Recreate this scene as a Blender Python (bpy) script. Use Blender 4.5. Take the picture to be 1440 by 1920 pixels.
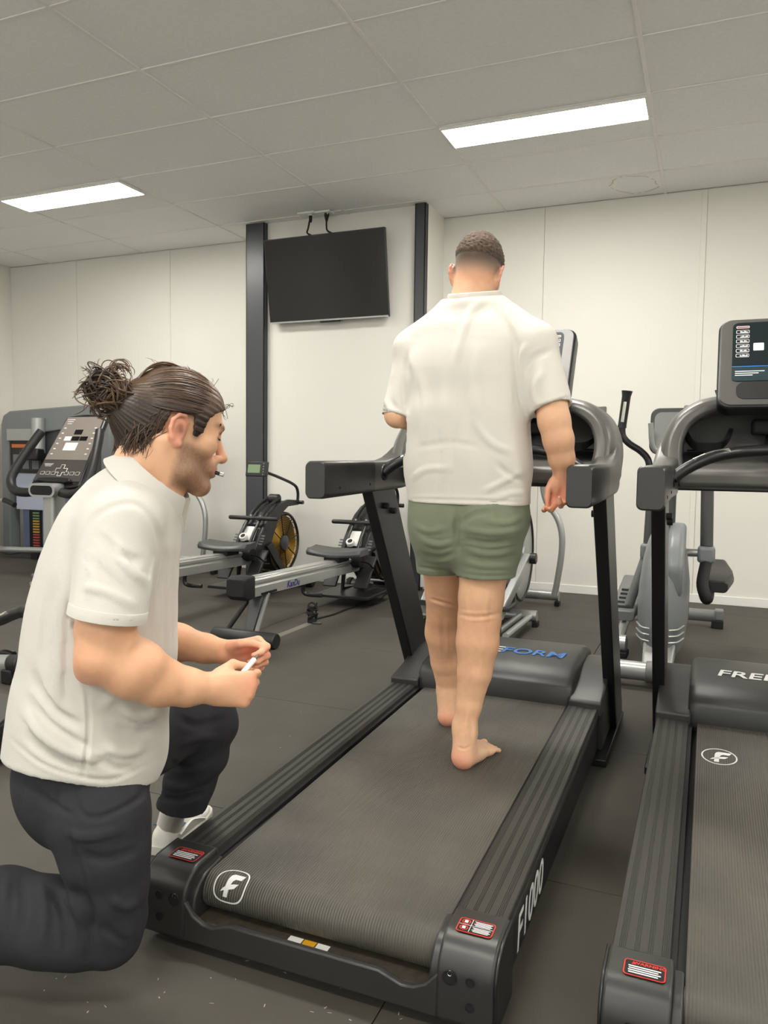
import bpy, bmesh, math, random
import numpy as np
from mathutils import Vector, Matrix, noise
random.seed(7)
rng = np.random.default_rng(7)
scene = bpy.context.scene
COL = scene.collection
for o in list(bpy.data.objects): bpy.data.objects.remove(o)

# ------------------------------------------------------------------ camera
FPX, YAW, PITCH, ROLL, EYE = 1448.7, -0.39685, -0.06945, 0.01237, 1.2075
def cam_axes():
    cy, sy, cp, sp = math.cos(YAW), math.sin(YAW), math.cos(PITCH), math.sin(PITCH)
    f = Vector((sy*cp, cy*cp, sp)); r = Vector((cy, -sy, 0)); u = r.cross(f)
    return r*math.cos(ROLL)+u*math.sin(ROLL), -r*math.sin(ROLL)+u*math.cos(ROLL), f
CR, CU, CF = cam_axes()
cd = bpy.data.cameras.new('camera'); cam = bpy.data.objects.new('camera', cd); COL.objects.link(cam)
cd.sensor_fit = 'VERTICAL'; cd.sensor_height = 32.0; cd.lens = FPX/1920*32.0
cd.clip_start = 0.05; cd.clip_end = 60
cam.matrix_world = Matrix(((CR.x, CU.x, -CF.x, 0), (CR.y, CU.y, -CF.y, 0), (CR.z, CU.z, -CF.z, EYE), (0, 0, 0, 1)))
scene.camera = cam

# ------------------------------------------------------------------ world, exposure
w = bpy.data.worlds.new('world'); scene.world = w; w.use_nodes = True
w.node_tree.nodes['Background'].inputs[0].default_value = (1.0, 0.985, 0.95, 1)
w.node_tree.nodes['Background'].inputs[1].default_value = 0.8
scene.view_settings.view_transform = 'Standard'
scene.view_settings.look = 'None'
scene.view_settings.gamma = 1.0
scene.view_settings.use_curve_mapping = False
scene.view_settings.exposure = 1.35
PANEL_POWER = 19.0

# ------------------------------------------------------------------ measuring helpers (photo pixel + distance -> world point)
def at_depth(u, v, d):
    return Vector((0, 0, EYE)) + CF*d + CR*((u-720)/FPX*d) + CU*((960-v)/FPX*d)
def at_y(u, v, y):
    r = CF + CR*((u-720)/FPX) + CU*((960-v)/FPX); return Vector((0, 0, EYE)) + r*(y/r.y)
def at_x(u, v, x):
    r = CF + CR*((u-720)/FPX) + CU*((960-v)/FPX); return Vector((0, 0, EYE)) + r*(x/r.x)
def at_z(u, v, z):
    r = CF + CR*((u-720)/FPX) + CU*((960-v)/FPX); return Vector((0, 0, EYE)) + r*((z-EYE)/r.z)

# ------------------------------------------------------------------ materials
def lin(c):
    return tuple(((x/255)/12.92 if x/255 <= 0.04045 else ((x/255+0.055)/1.055)**2.4) for x in c)
MATS = {}
def mat(name, rgb, rough=0.5, metal=0.0, bump=0.0, bscale=200.0, vary=0.0, vscale=6.0, spec=0.5, emit=None, coords='Object', stretch=None, attr=None, coat=0.0, sss=0.0, trans=0.0, sheen=0.0):
    if name in MATS: return MATS[name]
    m = bpy.data.materials.new(name); m.use_nodes = True
    nt = m.node_tree; b = nt.nodes['Principled BSDF']
    c = lin(rgb)
    b.inputs['Base Color'].default_value = (*c, 1); b.inputs['Roughness'].default_value = rough
    b.inputs['Metallic'].default_value = metal; b.inputs['Specular IOR Level'].default_value = spec
    if coat: b.inputs['Coat Weight'].default_value = coat
    if sheen: b.inputs['Sheen Weight'].default_value = sheen; b.inputs['Sheen Roughness'].default_value = 0.5
    if trans: b.inputs['Transmission Weight'].default_value = trans
    if sss:
        b.inputs['Subsurface Weight'].default_value = sss
        b.inputs['Subsurface Radius'].default_value = (1.0, 0.35, 0.2); b.inputs['Subsurface Scale'].default_value = 0.006
    if emit: b.inputs['Emission Color'].default_value = (*lin(emit[0]), 1); b.inputs['Emission Strength'].default_value = emit[1]
    tc = None
    if bump or vary:
        tc = nt.nodes.new('ShaderNodeTexCoord'); vec = tc.outputs[coords]
        if stretch:
            mp = nt.nodes.new('ShaderNodeMapping'); mp.inputs['Scale'].default_value = stretch
            nt.links.new(vec, mp.inputs['Vector']); vec = mp.outputs['Vector']
    if bump:
        n = nt.nodes.new('ShaderNodeTexNoise'); n.inputs['Scale'].default_value = bscale; n.inputs['Detail'].default_value = 3
        bp = nt.nodes.new('ShaderNodeBump'); bp.inputs['Strength'].default_value = bump; bp.inputs['Distance'].default_value = 0.002
        nt.links.new(vec, n.inputs['Vector']); nt.links.new(n.outputs['Fac'], bp.inputs['Height']); nt.links.new(bp.outputs['Normal'], b.inputs['Normal'])
    src = None
    if attr:
        a = nt.nodes.new('ShaderNodeAttribute'); a.attribute_name = attr; src = a.outputs['Color']
        nt.links.new(src, b.inputs['Base Color'])
    if vary:
        n2 = nt.nodes.new('ShaderNodeTexNoise'); n2.inputs['Scale'].default_value = vscale; n2.inputs['Detail'].default_value = 5
        nt.links.new(vec, n2.inputs['Vector'])
        mr = nt.nodes.new('ShaderNodeMapRange'); mr.inputs['From Min'].default_value = 0.3; mr.inputs['From Max'].default_value = 0.7
        mr.inputs['To Min'].default_value = 1-vary; mr.inputs['To Max'].default_value = 1+vary
        nt.links.new(n2.outputs['Fac'], mr.inputs['Value'])
        vm = nt.nodes.new('ShaderNodeVectorMath'); vm.operation = 'SCALE'
        if src: nt.links.new(src, vm.inputs[0])
        else: vm.inputs[0].default_value = c
        nt.links.new(mr.outputs['Result'], vm.inputs['Scale']); nt.links.new(vm.outputs['Vector'], b.inputs['Base Color'])
    MATS[name] = m; return m

M_WALL = mat('painted_wall', (226, 224, 217), 0.6, bump=0.05, bscale=60, vary=0.012, vscale=1.5)
M_CEIL = mat('ceiling_tile', (238, 239, 237), 0.85, bump=0.25, bscale=260, vary=0.03, vscale=40)
M_GRID = mat('ceiling_grid_metal', (232, 231, 226), 0.5)
M_LAMP = mat('panel_diffuser', (255, 255, 255), 0.6, emit=((255, 251, 242), PANEL_POWER))
M_WHITE = mat('white_plastic', (232, 232, 228), 0.4)
M_FLOOR = mat('rubber_floor', (70, 67, 61), 0.62, bump=0.35, bscale=330, vary=0.10, vscale=5.0, spec=0.35)
M_STEEL = mat('grey_painted_steel', (66, 68, 73), 0.34, bump=0.04, bscale=30)
M_BLACK = mat('black_plastic', (34, 34, 34), 0.42, bump=0.12, bscale=900, spec=0.45)
M_BLACKG = mat('satin_black_metal', (22, 22, 24), 0.35)
M_DARK = mat('matt_black', (14, 14, 15), 0.7)
M_SILVER = mat('silver_paint', (176, 178, 178), 0.33, metal=0.55)
M_ALU = mat('brushed_aluminium', (205, 206, 204), 0.35, metal=0.75, bump=0.05, bscale=80, stretch=(1, .05, 1))
M_GREY = mat('grey_plastic', (112, 114, 114), 0.4, bump=0.08, bscale=700)
M_DGREY = mat('dark_grey_plastic', (66, 67, 68), 0.42, bump=0.08, bscale=700)
M_GLASS = mat('black_glass', (8, 9, 11), 0.12, spec=0.5)
M_TEXTW = mat('white_print', (225, 226, 226), 0.5)
M_TEXTB = mat('blue_print', (46, 128, 214), 0.5)
M_RED = mat('red_print', (206, 48, 36), 0.5)

# ------------------------------------------------------------------ mesh builder
class MB:
    def __init__(s): s.v = []; s.f = []
    def add(s, vs, fs):
        n = len(s.v); s.v += [tuple(map(float, x)) for x in vs]; s.f += [tuple(i+n for i in f) for f in fs]; return s
    def box(s, x0, x1, y0, y1, z0, z1):
        vs = [(x, y, z) for z in (z0, z1) for y in (y0, y1) for x in (x0, x1)]
        return s.add(vs, [(0, 2, 3, 1), (4, 5, 7, 6), (0, 1, 5, 4), (2, 6, 7, 3), (0, 4, 6, 2), (1, 3, 7, 5)])
    def hexa(s, a, b):                         # two quads (4 points each) joined
        return s.add(list(a)+list(b), [(3, 2, 1, 0), (4, 5, 6, 7), (0, 1, 5, 4), (1, 2, 6, 5), (2, 3, 7, 6), (3, 0, 4, 7)])
    def loft(s, rings, cap=True, closed=False):
        n = len(rings[0]); vs = [p for r in rings for p in r]; fs = []
        m = len(rings)
        for i in range(m if closed else m-1):
            for j in range(n):
                a = i*n+j; b = i*n+(j+1) % n; c = ((i+1) % m)*n+(j+1) % n; d = ((i+1) % m)*n+j
                fs.append((a, b, c, d))
        if cap and not closed:
            fs.append(tuple(reversed(range(n)))); fs.append(tuple((m-1)*n+j for j in range(n)))
        return s.add(vs, fs)
    def tube(s, pts, r, seg=12, cap=True, closed=False, squash=None, up=None):
        pts = [Vector(p) for p in pts]; n = len(pts); rs = r if isinstance(r, (list, tuple)) else [r]*n
        rings = []; prev = None
        for i, p in enumerate(pts):
            a = pts[(i-1) % n] if (closed or i > 0) else p; b = pts[(i+1) % n] if (closed or i < n-1) else p
            t = (b-a).normalized()
            if prev is None:
                ref = Vector(up) if up else (Vector((0, 0, 1)) if abs(t.z) < 0.9 else Vector((0, 1, 0)))
                nx = t.cross(ref).normalized()
            else:
                nx = (prev - t*prev.dot(t)).normalized()
            prev = nx; ny = t.cross(nx)
            q = squash if squash else (1, 1)
            rings.append([p + nx*(rs[i]*q[0]*math.cos(2*math.pi*k/seg)) + ny*(rs[i]*q[1]*math.sin(2*math.pi*k/seg)) for k in range(seg)])
        return s.loft(rings, cap, closed)
    def cyl(s, a, b, r, r2=None, seg=20): return s.tube([a, b], [r, r if r2 is None else r2], seg)
    def prism(s, poly, axis, lo, hi):          # poly: 2D points in the two other axes (x,y,z order)
        def mk(p, t):
            if axis == 'x': return (t, p[0], p[1])
            if axis == 'y': return (p[0], t, p[1])
            return (p[0], p[1], t)
        return s.loft([[mk(p, lo) for p in poly], [mk(p, hi) for p in poly]])
    def lathe(s, prof, c, axis='x', seg=32):   # prof: (t along axis, radius)
        rings = []
        for t, r in prof:
            ring = []
            for k in range(seg):
                a = 2*math.pi*k/seg; ca, sa = r*math.cos(a), r*math.sin(a)
                ring.append({'x': (c[0]+t, c[1]+ca, c[2]+sa), 'y': (c[0]+ca, c[1]+t, c[2]+sa), 'z': (c[0]+ca, c[1]+sa, c[2]+t)}[axis])
            rings.append(ring)
        return s.loft(rings)
    def build(s, name, m, parent=None, bevel=0.0, segs=2, sharp=35, loc=None, flat=False):
        me = bpy.data.meshes.new(name); me.from_pydata(s.v, [], s.f)
        bm = bmesh.new(); bm.from_mesh(me); bmesh.ops.recalc_face_normals(bm, faces=bm.faces); bm.to_mesh(me); bm.free()
        me.materials.append(m)
        o = bpy.data.objects.new(name, me); COL.objects.link(o)
        if not flat:
            me.shade_smooth(); me.set_sharp_from_angle(angle=math.radians(sharp))
        if bevel:
            md = o.modifiers.new('bevel', 'BEVEL'); md.width = bevel; md.segments = segs; md.limit_method = 'ANGLE'; md.angle_limit = math.radians(30); md.harden_normals = False
        if parent: o.parent = parent
        if loc is not None: o.location = loc
        return o

def empty(name, loc=(0, 0, 0), rz=0.0):
    o = bpy.data.objects.new(name, None); COL.objects.link(o); o.location = loc; o.rotation_euler = (0, 0, rz); o.empty_display_size = 0.1
    return o
def tag(o, label=None, cat=None, group=None, kind=None):
    if label: o['label'] = label
    if cat: o['category'] = cat
    if group: o['group'] = group
    if kind: o['kind'] = kind
    return o
def struct(o): o['kind'] = 'structure'; return o
def copy_tree(o, parent=None):
    c = o.copy(); COL.objects.link(c)
    if parent: c.parent = parent
    for ch in [x for x in bpy.data.objects if x.parent == o]: copy_tree(ch, c)
    return c
def rrect(w, h, r, n=5, cx=0.0, cy=0.0):       # rounded rectangle outline, counter-clockwise
    out = []
    for sx, sy, a0 in ((1, 1, 0), (-1, 1, 90), (-1, -1, 180), (1, -1, 270)):
        for k in range(n+1):
            a = math.radians(a0+90*k/n); out.append((cx+sx*(w/2-r)+r*math.cos(a), cy+sy*(h/2-r)+r*math.sin(a)))
    return out
def smooth_path(pts, n=8):                      # Catmull-Rom through points
    pts = [Vector(p) for p in pts]; P = [2*pts[0]-pts[1]]+pts+[2*pts[-1]-pts[-2]]; out = []
    for i in range(1, len(P)-2):
        for k in range(n):
            t = k/n; a, b, c, d = P[i-1], P[i], P[i+1], P[i+2]
            out.append(0.5*((2*b)+(c-a)*t+(2*a-5*b+4*c-d)*t*t+(3*b-a-3*c+d)*t**3))
    out.append(pts[-1]); return out
def text_mesh(name, body, m, parent, mw, size=0.1, extrude=0.0004, sx=1.0, shear=0.0, bold=0.0):
    cu = bpy.data.curves.new(name, 'FONT'); cu.body = body; cu.size = size; cu.align_x = 'CENTER'; cu.align_y = 'CENTER'
    cu.extrude = extrude; cu.shear = shear; cu.offset = bold; cu.resolution_u = 3
    t = bpy.data.objects.new(name+'_tmp', cu); COL.objects.link(t)
    dg = bpy.context.evaluated_depsgraph_get(); me = bpy.data.meshes.new_from_object(t.evaluated_get(dg))
    bpy.data.objects.remove(t); me.transform(Matrix.Diagonal((sx, 1, 1, 1)))
    me.materials.clear(); me.materials.append(m)
    o = bpy.data.objects.new(name, me); COL.objects.link(o)
    if parent: o.parent = parent
    o.matrix_local = mw
    return o
def frame(origin, xdir, ydir):                  # matrix with given local x / y directions
    x = Vector(xdir).normalized(); y = Vector(ydir); y = (y-x*y.dot(x)).normalized(); z = x.cross(y)
    return Matrix(((x.x, y.x, z.x, origin[0]), (x.y, y.y, z.y, origin[1]), (x.z, y.z, z.z, origin[2]), (0, 0, 0, 1)))
# ================================================================== the room
ZC, YW, YB, XL, XR, YN = 3.476, 7.118, 6.67, -7.99, 4.6, -4.2
# floor: a slab with rubber mats laid edge to edge
fl = struct(MB().box(XL-.2, XR+.2, YN-.2, YW+.2, -0.12, -0.012).build('floor', M_DARK))
MS, MX = 1.12, 2.24
ys = [3.29+MS*k for k in range(-7, 5)]; xs = [-.62+MX*k for k in range(-4, 4)]
mat_mesh = None
for i in range(len(xs)-1):
    for j in range(len(ys)-1):
        x0, x1, y0, y1 = max(xs[i], XL), min(xs[i+1], XR), max(ys[j], YN), min(ys[j+1], YW)
        if x1-x0 < .05 or y1-y0 < .05 or y1 < -1.18: continue
        full = abs(x1-x0-MX) < 1e-6 and abs(y1-y0-MS) < 1e-6
        if full and mat_mesh:
            o = mat_mesh.copy(); COL.objects.link(o)
        else:
            g = 0.0014
            o = MB().box(g, x1-x0-g, g, y1-y0-g, -0.012, 0.0).build('floor_mat', M_FLOOR, fl, bevel=0.0012, segs=1)
            if full: mat_mesh = o
        o.location = (x0, y0, 0)
# unseen pale floor added behind the camera to bounce light onto the ceiling
struct(MB().box(XL, XR, YN, -1.19, -0.012, -0.001).build('floor_entrance', mat('pale_vinyl', (206, 202, 192), .5, vary=.03)))
# walls
def wall(name, boxes, m=M_WALL):
    b = MB()
    for q in boxes: b.box(*q)
    return struct(b.build(name, m))
wb = wall('wall_back', [(XL-.2, XR+.2, YW+.012, YW+.25, 0, ZC+.1)], mat('panel_joint', (205, 203, 196), 0.7))
# wall panels with visible joints
seams = [XL] + [at_y(u, 480, YW).x for u in (143, 319)] + [-4.31]
for a, b in zip(seams[:-1], seams[1:]):
    MB().box(a+.002, b-.002, YW, YW+.02, 0, ZC).build('wall_panel', M_WALL, wb)
seams = [-2.42, at_y(1020, 480, YW).x, at_y(1323, 480, YW).x, at_y(1323, 480, YW).x+1.38, at_y(1323, 480, YW).x+2.76, XR]
for a, b in zip(seams[:-1], seams[1:]):
    MB().box(a+.002, b-.002, YW, YW+.02, 0, ZC).build('wall_panel', M_WALL, wb)
sx = at_y(1323, 480, YW).x
MB().box(sx-.045, sx+.0, YW-.004, YW, .075, ZC-.01).build('joint_cover', M_WALL, wb, bevel=.002)
for k in range(8):
    z = 0.4+k*.4
    MB().cyl((sx-.035, YW-.008, z), (sx-.035, YW-.003, z), .006, seg=8).build('screw', M_WHITE, wb)
    MB().cyl((sx-.01, YW-.008, z), (sx-.01, YW-.003, z), .006, seg=8).build('screw', M_WHITE, wb)
wl = wall('wall_left', [(XL-.25, XL, YN-.2, YW+.2, 0, ZC+.1)])
wr = wall('wall_right', [(XR, XR+.25, YN-.2, YW+.2, 0, ZC+.1)])
wn = wall('wall_rear', [(XL-.2, XR+.2, YN-.25, YN, 0, .5), (XL-.2, XR+.2, YN-.25, YN, 2.9, ZC+.1), (XL-.2, XL+1, YN-.25, YN, .5, 2.9), (XR-1, XR+.2, YN-.25, YN, .5, 2.9)])
wc = wall('wall_bay', [(-4.30, -2.40, YB, YW+.1, 0, ZC+.05)])
# skirting
def base(name, *q): return struct(MB().box(*q).build(name, M_WHITE, bevel=.003))
base('baseboard_back', -2.40, XR, YW-.012, YW+.001, 0, .075)
base('baseboard_corner', XL, -4.31, YW-.012, YW+.001, 0, .075)
base('baseboard_bay', -4.1, -2.6, YB-.012, YB+.001, 0, .075)
base('baseboard_left', XL-.001, XL+.012, YN, YW, 0, .075)
# steel pillars of the bay (channel section with flanges)
def pillar(name, x0, x1, y0, y1):
    b = MB(); t = .012
    b.box(x0, x1, y0, y0+t, 0, ZC); b.box(x1-t, x1, y0, y1, 0, ZC); b.box(x0, x0+t, y0, y1, 0, ZC)
    b.box(x1-t, x1+.006, y0+.045, y0+.06, 0, ZC)
    return struct(b.build(name, M_STEEL, bevel=.003))
pl0, pl1 = at_y(461, 600, YB-.06).x, at_y(495, 600, YB-.06).x
pillar('trim_1', pl0, pl1, YB-.06, YB+.08)
pr0, pr1 = at_y(777.5, 450, YB-.06).x, at_y(795, 450, YB-.06).x
pillar('trim_2', pr0, pr1+.012, YB-.06, YB+.18)

# ceiling: void slab, T-bar grid, tiles
ce = struct(MB().box(XL-.2, XR+.2, YN-.2, YW+.2, ZC+.03, ZC+.2).build('ceiling', M_DARK))
GX, GY, TX, TY = -5.9497, 3.8022, 1.38, 0.69
gxs = [GX+TX*k for k in range(-2, 9)]; gys = [GY+TY*k for k in range(-12, 6)]
def clampx(v): return min(max(v, XL), XR)
def clampy(v): return min(max(v, YN), YW)
for g in gxs:
    if XL < g < XR: MB().box(g-.012, g+.012, YN, YW, ZC-.002, ZC+.012).build('grid_runner', M_GRID, ce, bevel=.001, segs=1)
for gy in gys:
    if not YN < gy < YW: continue
    for i in range(len(gxs)-1):
        a, b = clampx(gxs[i])+.012, clampx(gxs[i+1])-.012
        if b-a > .05: MB().box(a, b, gy-.010, gy+.010, ZC-.0015, ZC+.012).build('grid_cross_tee', M_GRID, ce)
lamp_x = {1: 0, 4: 0, 7: 0}     # every third bay carries lamps
LAMPS = []
tile_mesh = None
lamp_rows = (2, -2, -6, -10)
for i in range(len(gxs)-1):
    for jj in range(len(gys)-1):
        k, j = i-2, jj-12
        a, b, c, d = clampx(gxs[i])+.006, clampx(gxs[i+1])-.006, clampy(gys[jj])+.006, clampy(gys[jj+1])-.006
        if b-a < .05 or d-c < .05: continue
        if k % 3 == 0 and j in lamp_rows and k < 7:
            LAMPS.append((gxs[i], gys[jj])); c = gys[jj]+.345
            MB().box(a, b, c, d, ZC+.004, ZC+.02).build('ceiling_tile', M_CEIL, ce); continue
        full = abs(b-a-TX+.012) < 1e-5 and abs(d-c-TY+.012) < 1e-5
        sag = rng.uniform(-.0015, .0015)
        if full and tile_mesh:
            o = tile_mesh.copy(); COL.objects.link(o)
        else:
            o = MB().box(0, b-a, 0, d-c, 0, .016).build('ceiling_tile', M_CEIL, ce)
            if full: tile_mesh = o
        o.location = (a, c, ZC+.004+sag)
for lx, ly in LAMPS:
    t = empty('ceiling_light', (lx+TX/2, ly+.17, ZC-.02))
    b = MB(); hw, hd = TX/2-.012, .172
    for q in ((-hw, hw, -hd, -hd+.014), (-hw, hw, hd-.014, hd), (-hw, -hw+.014, -hd+.014, hd-.014), (hw-.014, hw, -hd+.014, hd-.014)): b.box(*q, 0, .03)
    b.build('frame', M_GRID, t)
    MB().box(-hw+.014, hw-.014, -hd+.014, hd-.014, .004, .02).build('diffuser', M_LAMP, t)
    near = ly > 5
    if near and lx < -4: tag(t, 'lit ceiling panel light near the left wall, at the photo\'s left edge', 'ceiling light')
    elif near and lx < 0: tag(t, 'long lit ceiling panel light above the right of the wall screen', 'ceiling light')
    else: tag(t, 'lit ceiling panel light in the part of the room out of view', 'ceiling light')
    t['group'] = 'ceiling panel lights'
# water stains (rings) on two tiles
def ring_stain(u0, v0, ru, rv, seedv):
    c = at_z(u0, v0, ZC); b = MB(); n = 40; r1 = []; r2 = []
    ax = at_z(u0+ru, v0, ZC)-c; ay = at_z(u0, v0+rv, ZC)-c
    for k in range(n):
        a = 2*math.pi*k/n; wv = 1+.05*math.sin(5*a+seedv)+.04*math.sin(9*a)
        p = c+ax*math.cos(a)*wv+ay*math.sin(a)*wv; q = c+(p-c)*.965
        r1.append((p.x, p.y, ZC+.0015)); r2.append((q.x, q.y, ZC+.0015))
    for k in range(n):
        if (k*7) % 9 in (0, 4): continue
        b.add([r1[k], r1[(k+1) % n], r2[(k+1) % n], r2[k]], [(0, 1, 2, 3)])
    b.build('water_stain', mat('stain', (196, 180, 166), .9), ce)
ring_stain(1189, 347, 45, 16, 0)
# invented windows, added unseen behind the camera to let in fill daylight
M_PANE = bpy.data.materials.new('window_glass'); M_PANE.use_nodes = True
def _pane():
    nt = M_PANE.node_tree; nt.nodes.clear(); o = nt.nodes.new('ShaderNodeOutputMaterial'); t = nt.nodes.new('ShaderNodeBsdfTransparent'); g = nt.nodes.new('ShaderNodeBsdfGlossy'); g.inputs['Roughness'].default_value = .05
    t.inputs[0].default_value = (.92, .95, .94, 1); m = nt.nodes.new('ShaderNodeMixShader'); m.inputs[0].default_value = .05
    nt.links.new(t.outputs[0], m.inputs[1]); nt.links.new(g.outputs[0], m.inputs[2]); nt.links.new(m.outputs[0], o.inputs[0])
_pane()
nwin = 5; wx0, wx1 = XL+1, XR-1; step = (wx1-wx0)/nwin
for k in range(nwin):
    a, c = wx0+k*step, wx0+(k+1)*step
    wo = struct(MB().box(a, c, YN-.14, YN-.132, .5, 2.9).build('window_%d' % (k+1), M_PANE))
    b = MB(); t = .05
    for q in ((a, c, .5, .5+t), (a, c, 2.9-t, 2.9), (a, a+t, .5+t, 2.9-t), (c-t, c, .5+t, 2.9-t)): b.box(q[0], q[1], YN-.17, YN-.1, q[2], q[3])
    b.build('window_frame', M_STEEL, wo)

def lint():
    b = MB(); rr = random.Random(5)
    for k in range(46):
        u, v_ = rr.uniform(60, 760), rr.uniform(1800, 1915) if k < 30 else rr.uniform(1330, 1500)
        p = at_z(u, v_, .0008); a = rr.uniform(0, 6.3); L = rr.uniform(.002, .005); w_ = rr.uniform(.0006, .0014)
        d = Vector((math.cos(a), math.sin(a), 0)); n = Vector((-d.y, d.x, 0))
        b.add([p-d*L-n*w_, p+d*L-n*w_, p+d*L+n*w_, p-d*L+n*w_], [(0, 1, 2, 3)])
    o = b.build('lint_specks', mat('lint', (168, 162, 150), .9), fl, flat=True); o['kind'] = 'stuff'
lint()
# ================================================================== treadmills
M_RAIL = mat('anodised_rail', (60, 59, 56), 0.42, metal=0.25, bump=0.05, bscale=40, stretch=(1, .04, 1), vary=.06, vscale=14)
M_HOOD = mat('motor_hood', (48, 48, 47), 0.40, bump=0.10, bscale=1100, spec=0.5)
M_CON = mat('console_shell', (48, 47, 46), 0.34, bump=0.08, bscale=1100)
M_CONL = mat('console_shell_grey', (84, 83, 81), 0.34, bump=0.08, bscale=1100)
M_CAPM = mat('end_cap_plastic', (44, 43, 42), 0.36, bump=0.08, bscale=900)
M_DUST = mat('dusty_black', (60, 54, 44), 0.85, vary=.35, vscale=60)
M_SCREEN = mat('console_screen', (26, 34, 38), 0.4, spec=.2)
M_SCREEN2 = mat('console_lower_panel', (44, 60, 64), 0.4, spec=.2)
M_CHROME = mat('chrome', (210, 210, 208), 0.15, metal=1.0)
M_YEL = mat('yellow_print', (216, 160, 30), 0.5)
M_BELT = bpy.data.materials.new('belt_rubber'); M_BELT.use_nodes = True
def _belt():
    nt = M_BELT.node_tree; b = nt.nodes['Principled BSDF']
    b.inputs['Roughness'].default_value = 0.5; b.inputs['Specular IOR Level'].default_value = 0.45
    tc = nt.nodes.new('ShaderNodeTexCoord'); sp = nt.nodes.new('ShaderNodeSeparateXYZ'); nt.links.new(tc.outputs['Object'], sp.inputs[0])
    mu = nt.nodes.new('ShaderNodeMath'); mu.operation = 'MULTIPLY'; mu.inputs[1].default_value = 2*math.pi/0.0068; nt.links.new(sp.outputs['X'], mu.inputs[0])
    si = nt.nodes.new('ShaderNodeMath'); si.operation = 'SINE'; nt.links.new(mu.outputs[0], si.inputs[0])
    bp = nt.nodes.new('ShaderNodeBump'); bp.inputs['Strength'].default_value = 0.55; bp.inputs['Distance'].default_value = 0.0016
    nt.links.new(si.outputs[0], bp.inputs['Height']); nt.links.new(bp.outputs['Normal'], b.inputs['Normal'])
    n = nt.nodes.new('ShaderNodeTexNoise'); n.inputs['Scale'].default_value = 4.0; n.inputs['Detail'].default_value = 4; nt.links.new(tc.outputs['Object'], n.inputs['Vector'])
    cr = nt.nodes.new('ShaderNodeValToRGB'); cr.color_ramp.elements[0].position = .3; cr.color_ramp.elements[1].position = .7
    cr.color_ramp.elements[0].color = (*lin((72, 70, 65)), 1); cr.color_ramp.elements[1].color = (*lin((90, 87, 79)), 1)
    nt.links.new(n.outputs['Fac'], cr.inputs[0]); nt.links.new(cr.outputs[0], b.inputs['Base Color'])
_belt()

def deck_z(ly): return 0.188 + 0.0215*(ly-0.07)          # top of the side rails
ROLL_R, ROLL_Y = 0.047, 0.09
def belt_pt(x, s, off=0.0):                               # s: distance along the belt, 0 = top of the rear roller, negative wraps down
    zt = deck_z(ROLL_Y)-0.012
    if s >= 0: return (x, ROLL_Y+s, deck_z(ROLL_Y+s)-0.012+off)
    a = -s/ROLL_R; r = ROLL_R+off
    return (x, ROLL_Y-r*math.sin(a), zt-ROLL_R+r*math.cos(a))
LOGO_F = [[(-.42, -.95), (-.04, -.95), (.0, -.15), (.12, .22), (.30, .38), (.80, .38), (1.0, .80), (-.02, .80), (-.25, .64), (-.36, .30)],
          [(-.74, -.64), (-.55, -.36), (-.2, -.12), (.3, .02), (.74, .08), (.44, -.28), (.0, -.40), (-.4, -.50)]]
def belt_logo(parent, cx, s0, hw, hh, shape):
    b = MB()
    def add_poly(poly, sub=6):
        # triangulate through bmesh after subdividing the outline
        bm = bmesh.new(); vs = []
        for i in range(len(poly)):
            p, q = poly[i], poly[(i+1) % len(poly)]
            for k in range(sub): vs.append(bm.verts.new((p[0]+(q[0]-p[0])*k/sub, p[1]+(q[1]-p[1])*k/sub, 0)))
        f = bm.faces.new(vs); bmesh.ops.triangulate(bm, faces=[f])
        bmesh.ops.subdivide_edges(bm, edges=[e for e in bm.edges if e.calc_length() > .30], cuts=1)
        bmesh.ops.triangulate(bm, faces=bm.faces[:])
        bm.verts.index_update()
        b.add([belt_pt(cx+v.co.x*hw, s0+v.co.y*hh, .0009) for v in bm.verts], [tuple(v.index for v in f.verts) for f in bm.faces]); bm.free()
    for poly in LOGO_F: add_poly([(x*.70, y*.74) for x, y in poly])
    o, i_ = [], []; n = 48
    for k in range(n):
        a = 2*math.pi*k/n; x, y = math.cos(a), math.sin(a)
        if shape == 'shield':
            e = 3.0; m = (abs(x)**e+abs(y)**e)**(-1/e); x, y = x*m, y*m
            if x < 0 and y > 0: q = (x*x+y*y)**.5; x, y = x/q*1.0, y/q*1.0
        o.append(belt_pt(cx+x*hw, s0+y*hh, .0009)); i_.append(belt_pt(cx+x*hw*.92, s0+y*hh*.92, .0009))
    b.add(o+i_, [(k, (k+1) % n, n+(k+1) % n, n+k) for k in range(n)])
    return b.build('belt_logo', M_TEXTW, parent, flat=True)

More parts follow.
